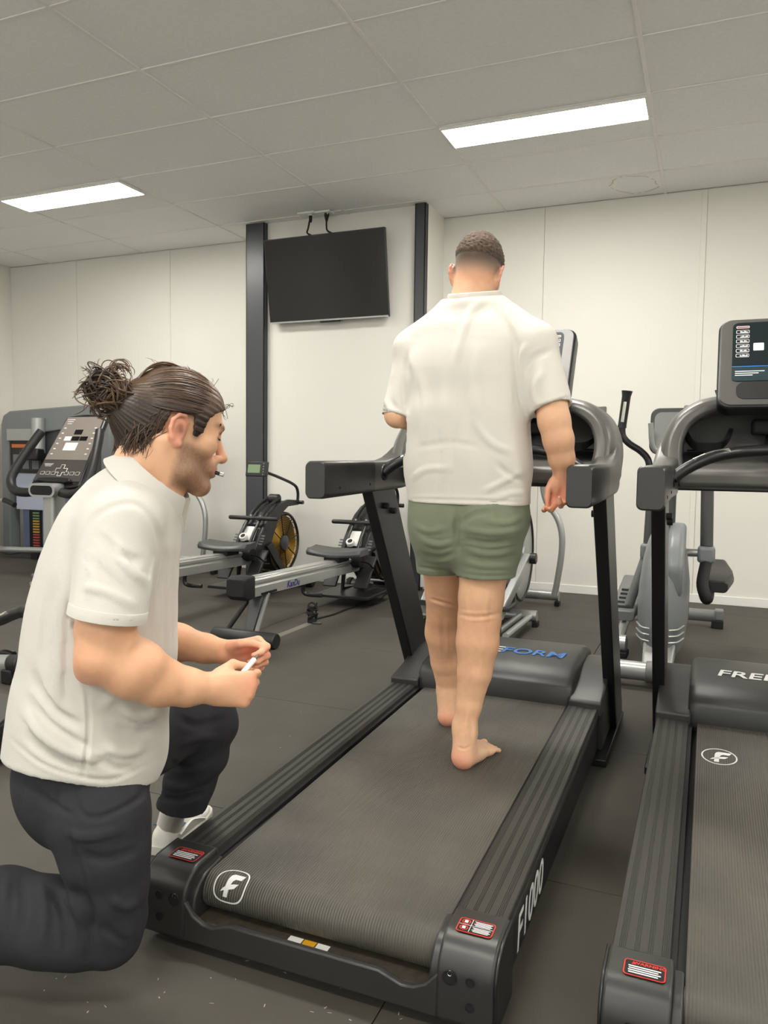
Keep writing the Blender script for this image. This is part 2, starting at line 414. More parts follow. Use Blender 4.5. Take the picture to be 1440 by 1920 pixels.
def sticker(parent, cx, cy, kind):
    """printed warning sticker lying on the sloping top of an end cap"""
    def q(x, y, h): return (cx+x, cy+y, deck_z(cy+y)+.0085+h)
    def plate(b, w, h, r, lift, ox=0, oy=0):
        P = rrect(w, h, r, 4, ox, oy); b.add([q(x, y, lift) for x, y in P], [tuple(range(len(P)))])
    b = MB(); plate(b, .080, .050, .008, .0004); s = b.build('warning_sticker', M_RED, parent, flat=True)
    b = MB(); plate(b, .075, .045, .006, .0008); b.build('sticker_face', M_DARK, s, flat=True)
    b = MB()
    if kind == 'warning':
        for k in range(4): plate(b, .062-.006*(k % 2), .0035, .0006, .0012, -.002*(k % 2), .004-.0065*k)
        b.build('small_print', M_TEXTW, s, flat=True)
        t = MB(); t.add([q(x, y, .0012) for x, y in ((-.026, .010), (-.016, .010), (-.021, .019))], [(0, 1, 2)]); t.build('warning_triangle', M_RED, s, flat=True)
        text_mesh('warning_word', 'WARNING', M_RED, s, frame(q(.009, .0145, .0012), (1, 0, 0), (0, 1, .0215)), size=.0115, extrude=0.0, sx=1.15, bold=.0003)
    else:
        for k in range(4): plate(b, .040-.006*(k % 2), .0022, .0006, .0012, .014, .0175-.0042*k)
        for k in range(4): plate(b, .040-.006*(k % 2), .0022, .0006, .0012, .014, -.0045-.0042*k)
        plate(b, .074, .0012, .0003, .0012, 0, .001); plate(b, .0012, .044, .0003, .0012, -.011, 0)
        for y in (.0115, -.010): plate(b, .008, .009, .002, .0016, -.024, y)
        b.build('small_print', M_TEXTW, s, flat=True)
        t = MB()
        for y in (.0115, -.010):
            P = [(.0095*math.cos(a*math.pi/12), .0085*math.sin(a*math.pi/12)) for a in range(24)]
            t.add([q(-.024+x, y+z, .0012) for x, z in P]+[q(-.024+x*.78, y+z*.78, .0012) for x, z in P], [(k, (k+1) % 24, 24+(k+1) % 24, 24+k) for k in range(24)])
        t.build('prohibition_rings', M_RED, s, flat=True)
    return s

def screen_pt(x, t, lift):                                # console screen plane: t 0 bottom .. 1 top, lift toward the user
    lo, hi = Vector((0, 1.685, 1.395)), Vector((0, 1.885, 1.748)); d = hi-lo; n = Vector((0, -d.z, d.y)).normalized()
    p = lo+d*t+n*lift; return (x, p.y, p.z)

def treadmill(name, cx, label, logo):
    T = empty(name, (cx, 1.48, 0))
    # ---- running belt: closed loop over the rear roller
    n = 14; zt = deck_z(ROLL_Y)-.012
    prof = [belt_pt(0, s)[1:] for s in (1.66, 1.3, .9, .5, .2, .05)]
    prof += [belt_pt(0, -math.pi*ROLL_R*k/n)[1:] for k in range(n+1)]
    prof += [(ROLL_Y+.4, zt-2*ROLL_R+.01), (1.75, deck_z(1.7)-.1)]
    inner = [(y+.0 if y > .12 else y+.004*(.12-y)/.08, z-.004) for y, z in prof]
    b = MB(); b.add([(-.300, y, z) for y, z in prof]+[(.312, y, z) for y, z in prof], [(k, k+1, len(prof)+k+1, len(prof)+k) for k in range(len(prof)-1)])
    belt = b.build('running_belt', M_BELT, T, sharp=60)
    if logo == 'shield': belt_logo(belt, -.228, -.034, .044, .044, 'shield')
    else: belt_logo(belt, -.226, 1.255, .057, .072, 'ellipse')
    MB().box(-.33, .33, ROLL_Y+.01, 1.75, .075, deck_z(ROLL_Y)-.018).build('deck_board', M_DARK, T)
    MB().cyl((-.315, ROLL_Y, zt-ROLL_R), (.318, ROLL_Y, zt-ROLL_R), ROLL_R-.003, seg=24).build('rear_roller', M_DGREY, T)
    # ---- side rails with ribbed tops
    for s in (-1, 1):
        prof = []; x = 0.0; W = .116
        def groove(n, x):
            for _ in range(n):
                prof.extend([(x, 0), (x+.0016, 0), (x+.0019, -.0016), (x+.0036, -.0016), (x+.0039, 0)]); x += .0040
            return x
        prof.append((0, -.012)); x = groove(4, .002)
        for _ in range(3):
            prof.append((x, 0)); x += .0148; prof.append((x, 0)); x = groove(4 if _ == 2 else 3, x)
        prof.append((W-.002, 0)); prof.append((W, -.003)); prof.append((W, -.05)); prof.append((0, -.05))
        x0 = .322 if s > 0 else .330
        ring = lambda ly: [(s*(x0+px), ly, deck_z(ly)+pz) for px, pz in prof]
        MB().loft([ring(.13), ring(1.72)]).build('side_rail', M_RAIL, T, sharp=20)
        # inner dark channel and outer skirt
        MB().hexa([(s*x0, .1, .08), (s*(x0-.012), .1, .08), (s*(x0-.012), .1, deck_z(.1)-.014), (s*x0, .1, deck_z(.1)-.014)],
                  [(s*x0, 1.7, .08), (s*(x0-.012), 1.7, .08), (s*(x0-.012), 1.7, deck_z(1.7)-.014), (s*x0, 1.7, deck_z(1.7)-.014)]).build('belt_channel', M_DARK, T)
        sk = MB(); xo, xi = s*.437, s*.40
        sk.loft([[(xi, ly, .035), (xo, ly, .035), (xo, ly, deck_z(ly)-.045), (xo-s*.006, ly, deck_z(ly)-.03), (xi, ly, deck_z(ly)-.03)] for ly in (.05, 2.05)])
        skirt = sk.build('side_skirt', M_BLACKG, T, bevel=.003)
        MB().loft([[(s*.438, ly, deck_z(ly)-.030), (s*.441, ly, deck_z(ly)-.030), (s*.441, ly, deck_z(ly)-.022), (s*.438, ly, deck_z(ly)-.022)] for ly in (.12, 1.75)]).build('edge_trim', M_RAIL, T)
        if s > 0:
            text_mesh('model_number', 'F1000', M_TEXTW, skirt, frame((.4378, .40, .088), (0, 1, .02), (0, 0, 1)), size=.125, extrude=.0004, sx=1.0, shear=.18, bold=.001)
        # rear end cap
        a0, a1 = (.322, .446) if s > 0 else (.322, .450)
        R = .075; z1 = lambda ly: deck_z(ly)+.008
        P = [(.145, .022), (.01, .022), (0, .032), (0, z1(0)-R)]
        P += [(R-R*math.cos(t), z1(0)-R+R*math.sin(t)+.0215*(R-R*math.cos(t))) for t in [math.pi/2*k/8 for k in range(1, 9)]]
        P += [(.145, z1(.145))]
        cap = MB().prism(P, 'x', s*a0, s*a1).build('end_cap', M_CAPM, T, bevel=.007, segs=3)
        P2 = [(.10, .07), (.012, .07), (.012, z1(0)-.09)]
        P2 += [(.012+.07-.07*math.cos(t), z1(0)-.09+.072*math.sin(t)) for t in [math.pi/2*k/8 for k in range(1, 9)]]+[(.135, z1(.1)-.014), (.135, .07)]
        MB().prism(P2, 'x', s*.302, s*.326).build('belt_guard', M_CAPM, T, bevel=.005, segs=3)
        MB().prism([(p[0]*1.0+.004, p[1]-.003) for p in P if p[0] >= 0], 'x', s*(a1-.002), s*(a1+.006)).build('cap_side_plate', M_BLACKG, T, bevel=.003)
        for hx, hz, hr in ((.352, .127, .0145), (.397, .129, .009), (.397, .074, .009)):
            c = (s*hx, -.0005, hz)
            MB().lathe([(0, hr*1.02), (-.0016, hr*1.10), (-.0016, hr*.98), (.012, hr*.96), (.0125, .0005)], c, 'y', 20).build('screw_hole', M_DARK, cap)
        MB().lathe([(-.001, .0012), (-.003, .005), (0, .0055)], (s*.352, .002, .136), 'y', 12).build('bolt', M_CHROME, cap)
        sticker(cap, s*.384 if s > 0 else -.376, .082, 'warning' if s < 0 else 'icons')
    # ---- rear crossbar (low tray with upswept ends)
    top = []
    for k in range(25):
        x = -.325+.65*k/24; e = (abs(x)/.325)
        z = .098-.012*max(0, (e-.62)/.2)*(1 if e < .82 else 0)
        if e >= .62: z = .098-.030*math.sin(math.pi*min(1, (e-.62)/.30))*.6+(.0 if e < .92 else (e-.92)/.08*.03)
        top.append((x, z))
    P = [(-.325, .030), (.325, .030)]+list(reversed(top))
    MB().prism(P, 'y', .0, .016).build('rear_crossbar', M_CAPM, T, bevel=.004, segs=2, sharp=50)
    tray = MB().box(-.32, .32, .016, .14, .060, .076).build('rear_tray', M_DUST, T)
    MB().box(-.06, -.025, .030, .060, .0762, .0768).build('tray_label', M_WHITE, T)
    MB().box(-.022, .010, .030, .060, .0762, .0768).build('tray_label', M_YEL, T)
    MB().box(.013, .045, .030, .060, .0762, .0768).build('tray_label', M_WHITE, T)
    # ---- motor hood and its side covers
    P = [(1.655, .19), (1.652, .235), (1.662, .285), (1.70, .315), (1.80, .338), (1.95, .357), (2.10, .36), (2.20, .34), (2.25, .26), (2.26, .05), (1.75, .05)]
    rings = []
    for x, k in ((-.335, .93), (-.325, .97), (-.305, 1.0), (.305, 1.0), (.325, .97), (.335, .93)):
        rings.append([(x, 1.95+(y-1.95)*(1 if k == 1 else (.5+.5*k)), .05+(z-.05)*k) for y, z in P])
    hood = MB().loft(rings).build('motor_hood', M_HOOD, T, sharp=50, bevel=.012, segs=3)
    d = Vector((0, .17, .029)).normalized()
    for txt, m, x in (('FREE', M_TEXTW, -.128), ('FORM', M_TEXTB, .118)):
        text_mesh('brand_lettering', txt, m, hood, frame((x, 1.90, .3535), (1, 0, 0), d), size=.083, extrude=.0006, sx=1.28, shear=.16, bold=.0012)
    for s in (-1, 1):
        Q = [(1.635, .19), (1.632, deck_z(1.63)+.022), (1.645, deck_z(1.63)+.030), (1.78, .275), (1.93, .318), (2.08, .325), (2.2, .30), (2.25, .22), (2.25, .03), (1.70, .03), (1.70, .19)]
        MB().prism(Q, 'x', s*.325, s*.452).build('side_cover', M_HOOD, T, bevel=.006, segs=3, sharp=50)
    # ---- uprights
    for s in (-1, 1):
        yf = lambda z: 2.02-.62*z
        b = MB(); xi, xo = s*.430, s*.478
        b.hexa([(xi, yf(0), 0), (xo, yf(0), 0), (xo, yf(0)+.25, 0), (xi, yf(0)+.25, 0)],
               [(xi, yf(1.1), 1.1), (xo, yf(1.1), 1.1), (xo, yf(1.1)+.25, 1.1), (xi, yf(1.1)+.25, 1.1)])
        up = b.build('upright', M_BLACKG, T, bevel=.005)
        for zz, dy in ((1.01, .09), (.985, .16)):
            MB().cyl((s*.43, yf(zz)+dy, zz), (s*.412, yf(zz)+dy, zz), .013, seg=12).build('bolt', M_DARK, up)
        MB().box(s*.40, s*.482, 1.60, 2.27, 0, .03).build('foot_plate', M_BLACKG, T, bevel=.004)
    # ---- arms sweeping forward into the console
    for s in (-1, 1):
        secs = [(.905, .413, .488, 1.068, 1.190), (.915, .410, .491, 1.063, 1.195), (1.34, .410, .491, 1.072, 1.197)]
        def ring(ly, x0, x1, z0, z1, r=.018):
            return [(s*((x0+x1)/2+px), ly, (z0+z1)/2+pz) for px, pz in rrect(x1-x0, z1-z0, r, 4)]
        grip = MB().loft([ring(*q) for q in secs]).build('arm_end', M_CON, T, sharp=50)
        for zz, yy in ((1.10, 1.02), (1.105, 1.29)):
            MB().cyl((s*.4105, yy, zz), (s*.408, yy, zz), .005, seg=8).build('screw', M_DARK, grip)
        secs = [(1.342, .411, .490, 1.073, 1.196), (1.48, .408, .490, 1.076, 1.199), (1.56, .402, .490, 1.078, 1.212), (1.63, .400, .489, 1.08, 1.235), (1.69, .402, .486, 1.085, 1.262), (1.75, .405, .482, 1.095, 1.285), (1.80, .408, .476, 1.11, 1.29), (1.93, .410, .470, 1.13, 1.28)]
        MB().loft([ring(*q) for q in secs]).build('arm', M_CONL, T, sharp=60)
        # raised arch from arm to screen: loft of sections around the front outline
        path = [(.468, 1.16), (.474, 1.24), (.462, 1.316), (.425, 1.388), (.358, 1.441), (.275, 1.466), (.15, 1.482), (0, 1.486)]
        path = smooth_path([(x, 0, z) for x, z in path], 4); rings = []
        for i, p in enumerate(path):
            a = path[max(0, i-1)]; c = path[min(len(path)-1, i+1)]; t = (c-a).normalized(); nrm = Vector((-t.z, 0, t.x))   # inward
            if nrm.x > 0: nrm = -nrm
            f = i/(len(path)-1); th = .086-.03*f; y0 = 1.565+.215*f**.8; y1 = 1.95
            q = [(0, y0+.10), (.006, y0+.05), (.02, y0+.012), (.035, y0), (th-.012, y0), (th, y0+.015), (th, y1), (0, y1)]
            rings.append([(s*(p.x+nrm.x*dd), yy, p.z+nrm.z*dd) for dd, yy in q])
        MB().loft(rings).build('console_arch', M_CONL, T, sharp=50, bevel=.004)
        # cup holder lip
        b = MB(); rings = []; cxh = s*.305
        for k in range(19):
            a = math.pi*k/18; e = abs(math.cos(a)); x = cxh+.082*math.cos(a); y = 1.83-.15*math.sin(a)**.8
            zt_ = 1.282+.06*e**4; zb = 1.245+.055*e**3; nx, ny = math.cos(a)*.010, -math.sin(a)*.010
            rings.append([(x, y, zt_), (x+nx, y+ny, zt_-.004), (x+nx*.2, y+ny*.2, zb), (x-nx*.8, y-ny*.8, zb+.004), (x-nx*.8, y-ny*.8, zt_-.003)])
        b.loft(rings); lip = b.build('cup_holder', M_BLACKG, T, sharp=60)
        P = [(cxh+.075*math.cos(math.pi*k/12), 1.83-.14*math.sin(math.pi*k/12)**.8) for k in range(13)]
        MB().prism(P, 'z', 1.25, 1.256).build('cup_holder_floor', M_BLACKG, T)
        # grip bar with metal pulse sensor
        bar = smooth_path([(s*.412, 1.43, 1.150), (s*.36, 1.45, 1.190), (s*.28, 1.50, 1.228), (s*.18, 1.57, 1.247), (s*.06, 1.60, 1.254), (0, 1.60, 1.255)], 4)
        MB().tube(bar, .021, 14).build('grip_bar', M_BLACKG, T)
        seg = smooth_path([(s*.345, 1.457, 1.198), (s*.29, 1.494, 1.224), (s*.235, 1.53, 1.2385)], 4)
        MB().tube([p+Vector((0, 0, .002)) for p in seg], .0212, 14, squash=(.8, 1)).build('pulse_sensor', M_CHROME, T)
        MB().lathe([(0, .034), (-.006*s, .032), (-.006*s, .02)], (s*.411, 1.43, 1.150), 'x', 24).build('bar_collar', M_BLACKG, T)
    # ---- dash panel between the arms
    prof = [(1.93, 1.44), (1.90, 1.36), (1.875, 1.29), (1.84, 1.245), (1.76, 1.215), (1.68, 1.20), (1.625, 1.185), (1.61, 1.165), (1.615, 1.125), (1.64, 1.115), (1.95, 1.125), (1.95, 1.44)]
    MB().prism(prof, 'x', -.40, .40).build('dash_panel', mat('dash_grey', (98, 97, 94), .38, bump=.08, bscale=1100), T, bevel=.008, segs=3, sharp=40)
    MB().box(-.41, .41, 1.66, 1.92, 1.10, 1.13).build('dash_beam', M_BLACKG, T, bevel=.006)
    MB().box(-.15, .15, 1.80, 1.93, 1.315, 1.375).build('device_slot', M_DARK, T, bevel=.012)
    MB().hexa([(-.10, 1.60, 1.232), (.10, 1.60, 1.232), (.10, 1.60, 1.262), (-.10, 1.60, 1.262)], [(-.10, 1.86, 1.262), (.10, 1.86, 1.262), (.10, 1.86, 1.315), (-.10, 1.86, 1.315)]).build('key_shelf', M_BLACKG, T, bevel=.008)
    MB().hexa([(-.07, 1.605, 1.263), (.07, 1.605, 1.263), (.07, 1.605, 1.268), (-.07, 1.605, 1.268)], [(-.07, 1.80, 1.302), (.07, 1.80, 1.302), (.07, 1.80, 1.307), (-.07, 1.80, 1.307)]).build('key_panel', M_SCREEN2, T)
    # ---- screen
    def plate(w, t0, t1, r, l0, l1, ox=0.0):
        H = .4058; P = rrect(w, (t1-t0)*H, r, 6, ox, (t0+t1)/2*H)
        return MB().loft([[screen_pt(x, y/H, l0) for x, y in P], [screen_pt(x, y/H, l1) for x, y in P]])
    sc = plate(.562, 0, 1, .045, -.035, .03).build('screen_housing', M_BLACKG, T, bevel=.010, segs=3, sharp=50)
    plate(.545, .02, .985, .042, .03, .036).build('screen_bezel', M_CONL, sc, bevel=.003)
    plate(.462, .27, .94, .022, .034, .0385).build('screen_face', M_SCREEN, sc)
    plate(.462, .275, .43, .012, .034, .0390).build('screen_lower_strip', M_SCREEN2, sc)
    plate(.462, .43, .437, .001, .034, .0394).build('screen_blue_line', M_TEXTB, sc)
    plate(.43, .08, .262, .03, .034, .0385).build('speaker_grille', M_BLACK, sc)
    plate(.036, .61, .695, .003, .034, .0394, -.141).build('plain_white_sticker', M_WHITE, sc)
    plate(.20, .50, .72, .006, .034, .0390, .06).build('display_window', mat('display_black', (10, 11, 13), .4, spec=.2), sc)
    b = MB(); H = .4058
    for col in (-.196, .196):
        for k in range(7):
            t = .885-k*.0545; P = rrect(.046, .016 if k else .011, .004, 3); Pi = rrect(.0425, .0125 if k else .007, .003, 3); n = len(P)
            b.add([screen_pt(col+x, t+y/H, .0392) for x, y in P]+[screen_pt(col+x, t+y/H, .0392) for x, y in Pi], [(i, (i+1) % n, n+(i+1) % n, n+i) for i in range(n)])
            if k:
                hs = [.002+.006*abs(math.sin(1.7*k+2.1*i)) for i in range(6)]
                for i, hh in enumerate(hs):
                    x = col-.009+i*.0045; b.add([screen_pt(xx, t-.004/H+zz/H, .0392) for xx, zz in ((x, 0), (x+.0042, 0), (x+.0042, hh), (x, hh))], [(0, 1, 2, 3)])
    for k in range(3):
        for col in (-.17,):
            b.add([screen_pt(col+xx, .375-k*.022+zz, .0394) for xx, zz in ((-.05, 0), (.05-.02*k, 0), (.05-.02*k, .009), (-.05, .009))], [(0, 1, 2, 3)])
    b.build('screen_print', M_TEXTW, sc, flat=True)['kind'] = 'stuff'
    b = MB()
    for col in (-.196, .196): b.add([screen_pt(col+x, .885+y/H, .0393) for x, y in rrect(.041, .006, .002, 3)], [tuple(range(16))])
    b.build('program_heading', mat('dull_red_print', (150, 84, 84), .5), sc, flat=True)['kind'] = 'stuff'
    tag(T, label, 'treadmill', 'treadmills')
    return T
treadmill('treadmill', -.811, 'black treadmill with the barefoot man walking on it', 'shield')
treadmill('treadmill', .296, 'empty black treadmill cut off by the right edge of the photo', 'ellipse')
# ================================================================== wall screen and its cables
def tv():
    T = empty('wall_tv', (-3.36, YB, 2.45))
    c = Vector((-3.36, YB, 2.45)); W = 1.245; H = .775; tl = math.atan2(.125, .77)
    def q(x, t, d):            # t 0..1 up, d toward room
        up = Vector((0, -math.sin(tl), math.cos(tl))); n = Vector((0, -math.cos(tl), -math.sin(tl)))
        return Vector((x, -.075, .045))+up*(t*H)+n*d
    def slab(name, m, x0, x1, t0, t1, d0, d1, par=T, **k):
        return MB().hexa([q(x0, t0, d0), q(x1, t0, d0), q(x1, t1, d0), q(x0, t1, d0)], [q(x0, t0, d1), q(x1, t0, d1), q(x1, t1, d1), q(x0, t1, d1)]).build(name, m, par, **k)
    slab('casing', M_BLACKG, -W/2, W/2, 0, 1, -.03, .012, bevel=.004)
    slab('screen', M_GLASS, -W/2+.008, W/2-.008, .022, .988, .012, .0135)
    slab('lower_trim', M_SILVER, -W/2, W/2, 0, .018, .012, .016)
    slab('sensor_box', M_BLACKG, -.08, .12, -.022, 0, -.02, .008, bevel=.003)
    slab('rear_bulge', M_BLACKG, -.4, .4, .15, .7, -.055, -.03, bevel=.006)
    MB().box(-.2, .2, -.03, 0, .15, .65).build('wall_bracket', M_STEEL, T)
    return tag(T, 'black flat screen hung tilted on the white wall between two grey pillars', 'television')
tv()
# sockets in the ceiling edge with two leads
for k, (u, v, u1, v1, bend, lab) in enumerate(((577, 399, 589, 446, -.03, 'left of the two white power outlets on the ceiling above the screen'), (607, 397, 626, 441, .0, 'right of the two white power outlets on the ceiling, with a black plug'))):
    p = at_z(u, v, ZC); s = empty('power_outlet', (p.x, p.y, ZC-.02)); hw = .085
    MB().box(-hw, hw, -.05, .05, 0, .02).build('plate', M_WHITE, s, bevel=.004)
    MB().box(.012, .05, -.02, .02, -.012, 0).build('socket_face', M_WHITE, s, bevel=.003)
    tag(s, lab, 'outlet', 'ceiling outlets above the screen')
    a = Vector((p.x+.03, p.y, ZC-.035)); e = at_y(u1, v1, YB-.16); m_ = a.lerp(e, .45)+Vector((bend-.02, 0, -.06))
    c = empty('power_cable', a)
    MB().tube([q-a for q in smooth_path([a, a.lerp(m_, .5)+Vector((-.008, 0, -.03)), m_, e, e+Vector((.02, .05, -.1))], 6)], .0085, 8).build('lead', M_DARK, c)
    MB().lathe([(-.055, .010), (-.04, .014), (0, .024 if k else .016), (.015, .024 if k else .016)], (0, 0, 0), 'z', 12).build('plug', M_DARK, c)
    tag(c, 'short black cable hanging from the %s ceiling outlet behind the screen' % ('left', 'right')[k], 'cable', 'cables above the screen')

# ================================================================== rowing machines
M_GOLD = mat('gold_mesh', (176, 134, 44), 0.38, metal=0.6)
M_LCD = mat('lcd', (128, 152, 118), 0.3)
M_PAPER = mat('printed_card', (226, 226, 222), 0.6)
def rower(cx, y0, label):
    T = empty('rowing_machine', (cx, y0, 0))
    # aluminium slide rail, sloping slightly to the front
    zt = lambda ly: .435-.022*ly
    sec = [(-.048, -.125), (.048, -.125), (.048, -.062), (.040, -.056), (.040, -.044), (.052, -.036), (.052, -.016), (.040, -.010), (.040, 0), (-.040, 0), (-.040, -.010), (-.052, -.016), (-.052, -.036), (-.040, -.044), (-.040, -.056), (-.048, -.062)]
    rail = MB().loft([[(x, ly, zt(ly)+z) for x, z in sec] for ly in (.07, 1.95)]).build('slide_rail', M_ALU, T, bevel=.002, segs=1)
    text_mesh('maker_name', 'KanDu', mat('dark_blue_print', (34, 44, 108), .5), rail, frame((.0486, .60, zt(.6)-.095), (0, 1, -.022), (0, 0, 1)), size=.062, extrude=.0006, shear=.25, bold=.0012)
    ring = lambda ly, w, z0, z1: [(x, ly, (z0+z1)/2+z) for x, z in rrect(w, z1-z0, .015, 3)]
    MB().loft([ring(-.05, .13, .33, .44), ring(.0, .15, .30, .455), ring(.09, .12, .305, .45)]).build('rail_end_cap', M_DARK, T, sharp=50, bevel=.004)
    # rear leg: plate, strut and rubber foot tube
    leg = MB().hexa([(-.05, .20, .315), (.05, .20, .315), (.05, .32, .315), (-.05, .32, .315)], [(-.03, .10, .06), (.03, .10, .06), (.03, .12, .06), (-.03, .12, .06)]).build('rear_leg', M_DGREY, T, bevel=.004)
    MB().tube([(-.05, .24, .31), (-.15, .07, .07)], .016, 10).build('rear_strut', M_BLACKG, T)
    MB().tube([(.05, .26, .31), (.06, .10, .07)], .016, 10).build('rear_strut', M_GREY, T)
    MB().box(-.06, .06, .18, .36, .31, .325).build('leg_bracket', M_BLACKG, T)
    MB().lathe([(-.235, .02), (-.235, .046), (-.228, .05), (.228, .05), (.235, .046), (.235, .02)], (0, .06, .05), 'x', 24).build('rear_foot', M_BLACK, T)
    MB().tube(smooth_path([(.02, .80, .30), (.02, .80, .235), (.06, .81, .215), (.16, .82, .215)], 4), .016, 10).build('tilt_lever', M_BLACKG, T)
    # seat on its carriage
    rings = []
    for k in range(13):
        x = -.235+.47*k/12; e = abs(x)/.235; zt_ = .470+.020*e**2; zb = .425-.0*e+.01*e; l0, l1 = 1.26+.05*e**3, 1.50-.03*e**3
        rings.append([(x, l0, zb), (x, l0-.01, (zb+zt_)/2), (x, l0+.015, zt_), (x, (l0+l1)/2, zt_-.012*(1-e)), (x, l1, zt_+.012), (x, l1+.01, zb+.01)])
    MB().loft(rings).build('seat', M_DGREY, T, sharp=60, bevel=.005)
    MB().box(-.07, .07, 1.29, 1.47, .385, .428).build('seat_carriage', M_DARK, T, bevel=.006)
    MB().cyl((-.12, 1.60, .37), (.12, 1.60, .37), .055, seg=20).build('seat_stop', M_DARK, T)
    # foot plates
    for s in (-1, 1):
        MB().hexa([(s*.08, 1.52, .16), (s*.20, 1.52, .16), (s*.20, 1.54, .15), (s*.08, 1.54, .15)], [(s*.08, 1.72, .40), (s*.20, 1.72, .40), (s*.20, 1.74, .39), (s*.08, 1.74, .39)]).build('foot_plate', M_BLACK, T, bevel=.006)
        MB().tube(smooth_path([(s*.075, 1.64, .31), (s*.09, 1.58, .36), (s*.18, 1.58, .36), (s*.205, 1.64, .31)], 4), .011, 8, squash=(1, .35)).build('foot_strap', M_DARK, T)
        for k in range(4):
            MB().box(s*.095, s*.15, 1.695+.016*k, 1.707+.016*k, .445+.022*k, .457+.022*k).build('adjuster_tab', M_GREY, T)
    MB().box(-.24, .24, 1.45, 1.98, .075, .10).build('base_plate', M_BLACKG, T, bevel=.005)
    # curved body: two side plates and spine
    outer = [(1.60, .33), (1.66, .42), (1.74, .53), (1.83, .625), (1.95, .72), (2.08, .785), (2.22, .815), (2.42, .80)]
    innr = [(2.42, .755), (2.22, .75), (2.12, .70), (2.02, .60), (1.96, .50), (1.90, .42), (1.80, .34), (1.72, .26)]
    for s in (-1, 1):
        MB().prism(outer+innr, 'x', s*.085, s*.115).build('body_side_plate', M_BLACK, T, bevel=.006, sharp=50)
        MB().prism([(1.80, .42), (1.90, .45), (2.03, .28), (2.22, .10), (2.15, .08), (1.95, .26)], 'x', s*.12, s*.142).build('front_brace', M_BLACKG, T, bevel=.005)
        tubep = smooth_path([(s*.06, 1.64, .45), (s*.06, 1.74, .575), (s*.06, 1.84, .67), (s*.06, 1.98, .765), (s*.06, 2.14, .83)], 5)
        MB().tube(tubep, .014, 10).build('body_rail_tube', M_BLACKG, T)
        MB().prism([(1.72, .26), (1.80, .34), (1.74, .12), (1.98, .10), (2.0, .07), (1.70, .07)], 'x', s*.10, s*.12).build('front_leg', M_BLACKG, T, bevel=.004)
        MB().lathe([(0, .014), (.012, .013), (.018, .006)], (s*.05, 1.845, .675), 'z', 10).build('handle_rest', M_CHROME, T)
    b = MB()
    for (a, c), (d, e) in zip(outer[:-1], outer[1:]):
        b.hexa([(-.09, a, c-.025), (.09, a, c-.025), (.09, a, c-.012), (-.09, a, c-.012)], [(-.09, d, e-.025), (.09, d, e-.025), (.09, d, e-.012), (-.09, d, e-.012)])
    b.build('body_spine', M_BLACK, T)
    MB().hexa([(-.065, 1.695, .475), (.065, 1.695, .475), (.065, 1.69, .479), (-.065, 1.69, .479)], [(-.055, 1.79, .588), (.055, 1.79, .588), (.055, 1.785, .592), (-.055, 1.785, .592)]).build('instruction_card', M_PAPER, T)
    MB().lathe([(-.02, .036), (.012, .036), (.018, .031), (.014, .022), (.012, .0005)], (0, 0, 0), 'z', 24).build('resistance_dial', M_WHITE, T).matrix_local = Matrix.Translation((-.01, 1.655, .512)) @ Matrix.Rotation(math.radians(42), 4, 'X')
    MB().lathe([(.013, .0215), (.0135, .0005)], (0, 0, 0), 'z', 20).build('dial_scale', M_DARK, T).matrix_local = Matrix.Translation((-.01, 1.655, .5135)) @ Matrix.Rotation(math.radians(42), 4, 'X')
    MB().lathe([(-.25, .008), (-.25, .015), (-.24, .019), (-.05, .019), (-.03, .015), (.03, .015), (.05, .019), (.24, .019), (.25, .015), (.25, .008)], (0, 1.80, .665), 'x', 14).build('row_handle', M_BLACK, T)
    MB().lathe([(-.05, .045), (.05, .045)], (0, 2.16, .82), 'x', 20).build('pulley_cover', M_BLACK, T, bevel=.008)
    # fan wheel: cage rims, gold mesh drum, spokes
    fc = (0, 2.18, .415); R = .275
    for s in (-1, 1):
        MB().tube([(s*.085, fc[1]+R*math.cos(a), fc[2]+R*math.sin(a)) for a in [2*math.pi*k/40 for k in range(40)]], .013, 8, closed=True).build('fan_rim', M_BLACKG, T)
        hubr = MB().lathe([(0, .07), (.02*s, .068), (.035*s, .04), (.036*s, .001)], (s*.085, fc[1], fc[2]), 'x', 24).build('fan_hub', M_DGREY, T)
        b = MB()
        for k in range(11):
            r = .085+.016*k
            b.tube([(s*(.088+.002*math.sin(math.pi*k/10)), fc[1]+r*math.cos(a), fc[2]+r*math.sin(a)) for a in [2*math.pi*j/36 for j in range(36)]], .0028, 4, closed=True)
        tag(b.build('fan_mesh', M_GOLD, T), kind='stuff')
        for k in range(8):
            a = 2*math.pi*k/8+.2
            MB().cyl((s*.092, fc[1]+.06*math.cos(a), fc[2]+.06*math.sin(a)), (s*.092, fc[1]+R*math.cos(a), fc[2]+R*math.sin(a)), .005, seg=6).build('fan_spoke', M_BLACKG, T)
    MB().lathe([(-.06, .262), (.06, .262)], fc, 'x', 36).build('fan_drum', mat('dark_gold', (70, 54, 22), .6), T)
    for k in range(28):
        a = 2*math.pi*k/28
        MB().cyl((-.085, fc[1]+R*math.cos(a), fc[2]+R*math.sin(a)), (.085, fc[1]+R*math.cos(a), fc[2]+R*math.sin(a)), .004, seg=5).build('cage_bar', M_CHROME if k % 2 else M_BLACKG, T)
    # front stabiliser
    MB().lathe([(-.34, .02), (-.34, .045), (-.335, .05), (.335, .05), (.34, .045), (.34, .02)], (0, 2.29, .05), 'x', 20).build('front_stabiliser', M_BLACKG, T)
    for s in (-1, 1): MB().lathe([(-.02, .056), (.02, .056)], (s*.30, 2.29, .056), 'x', 18).build('transport_wheel', M_DARK, T, bevel=.006)
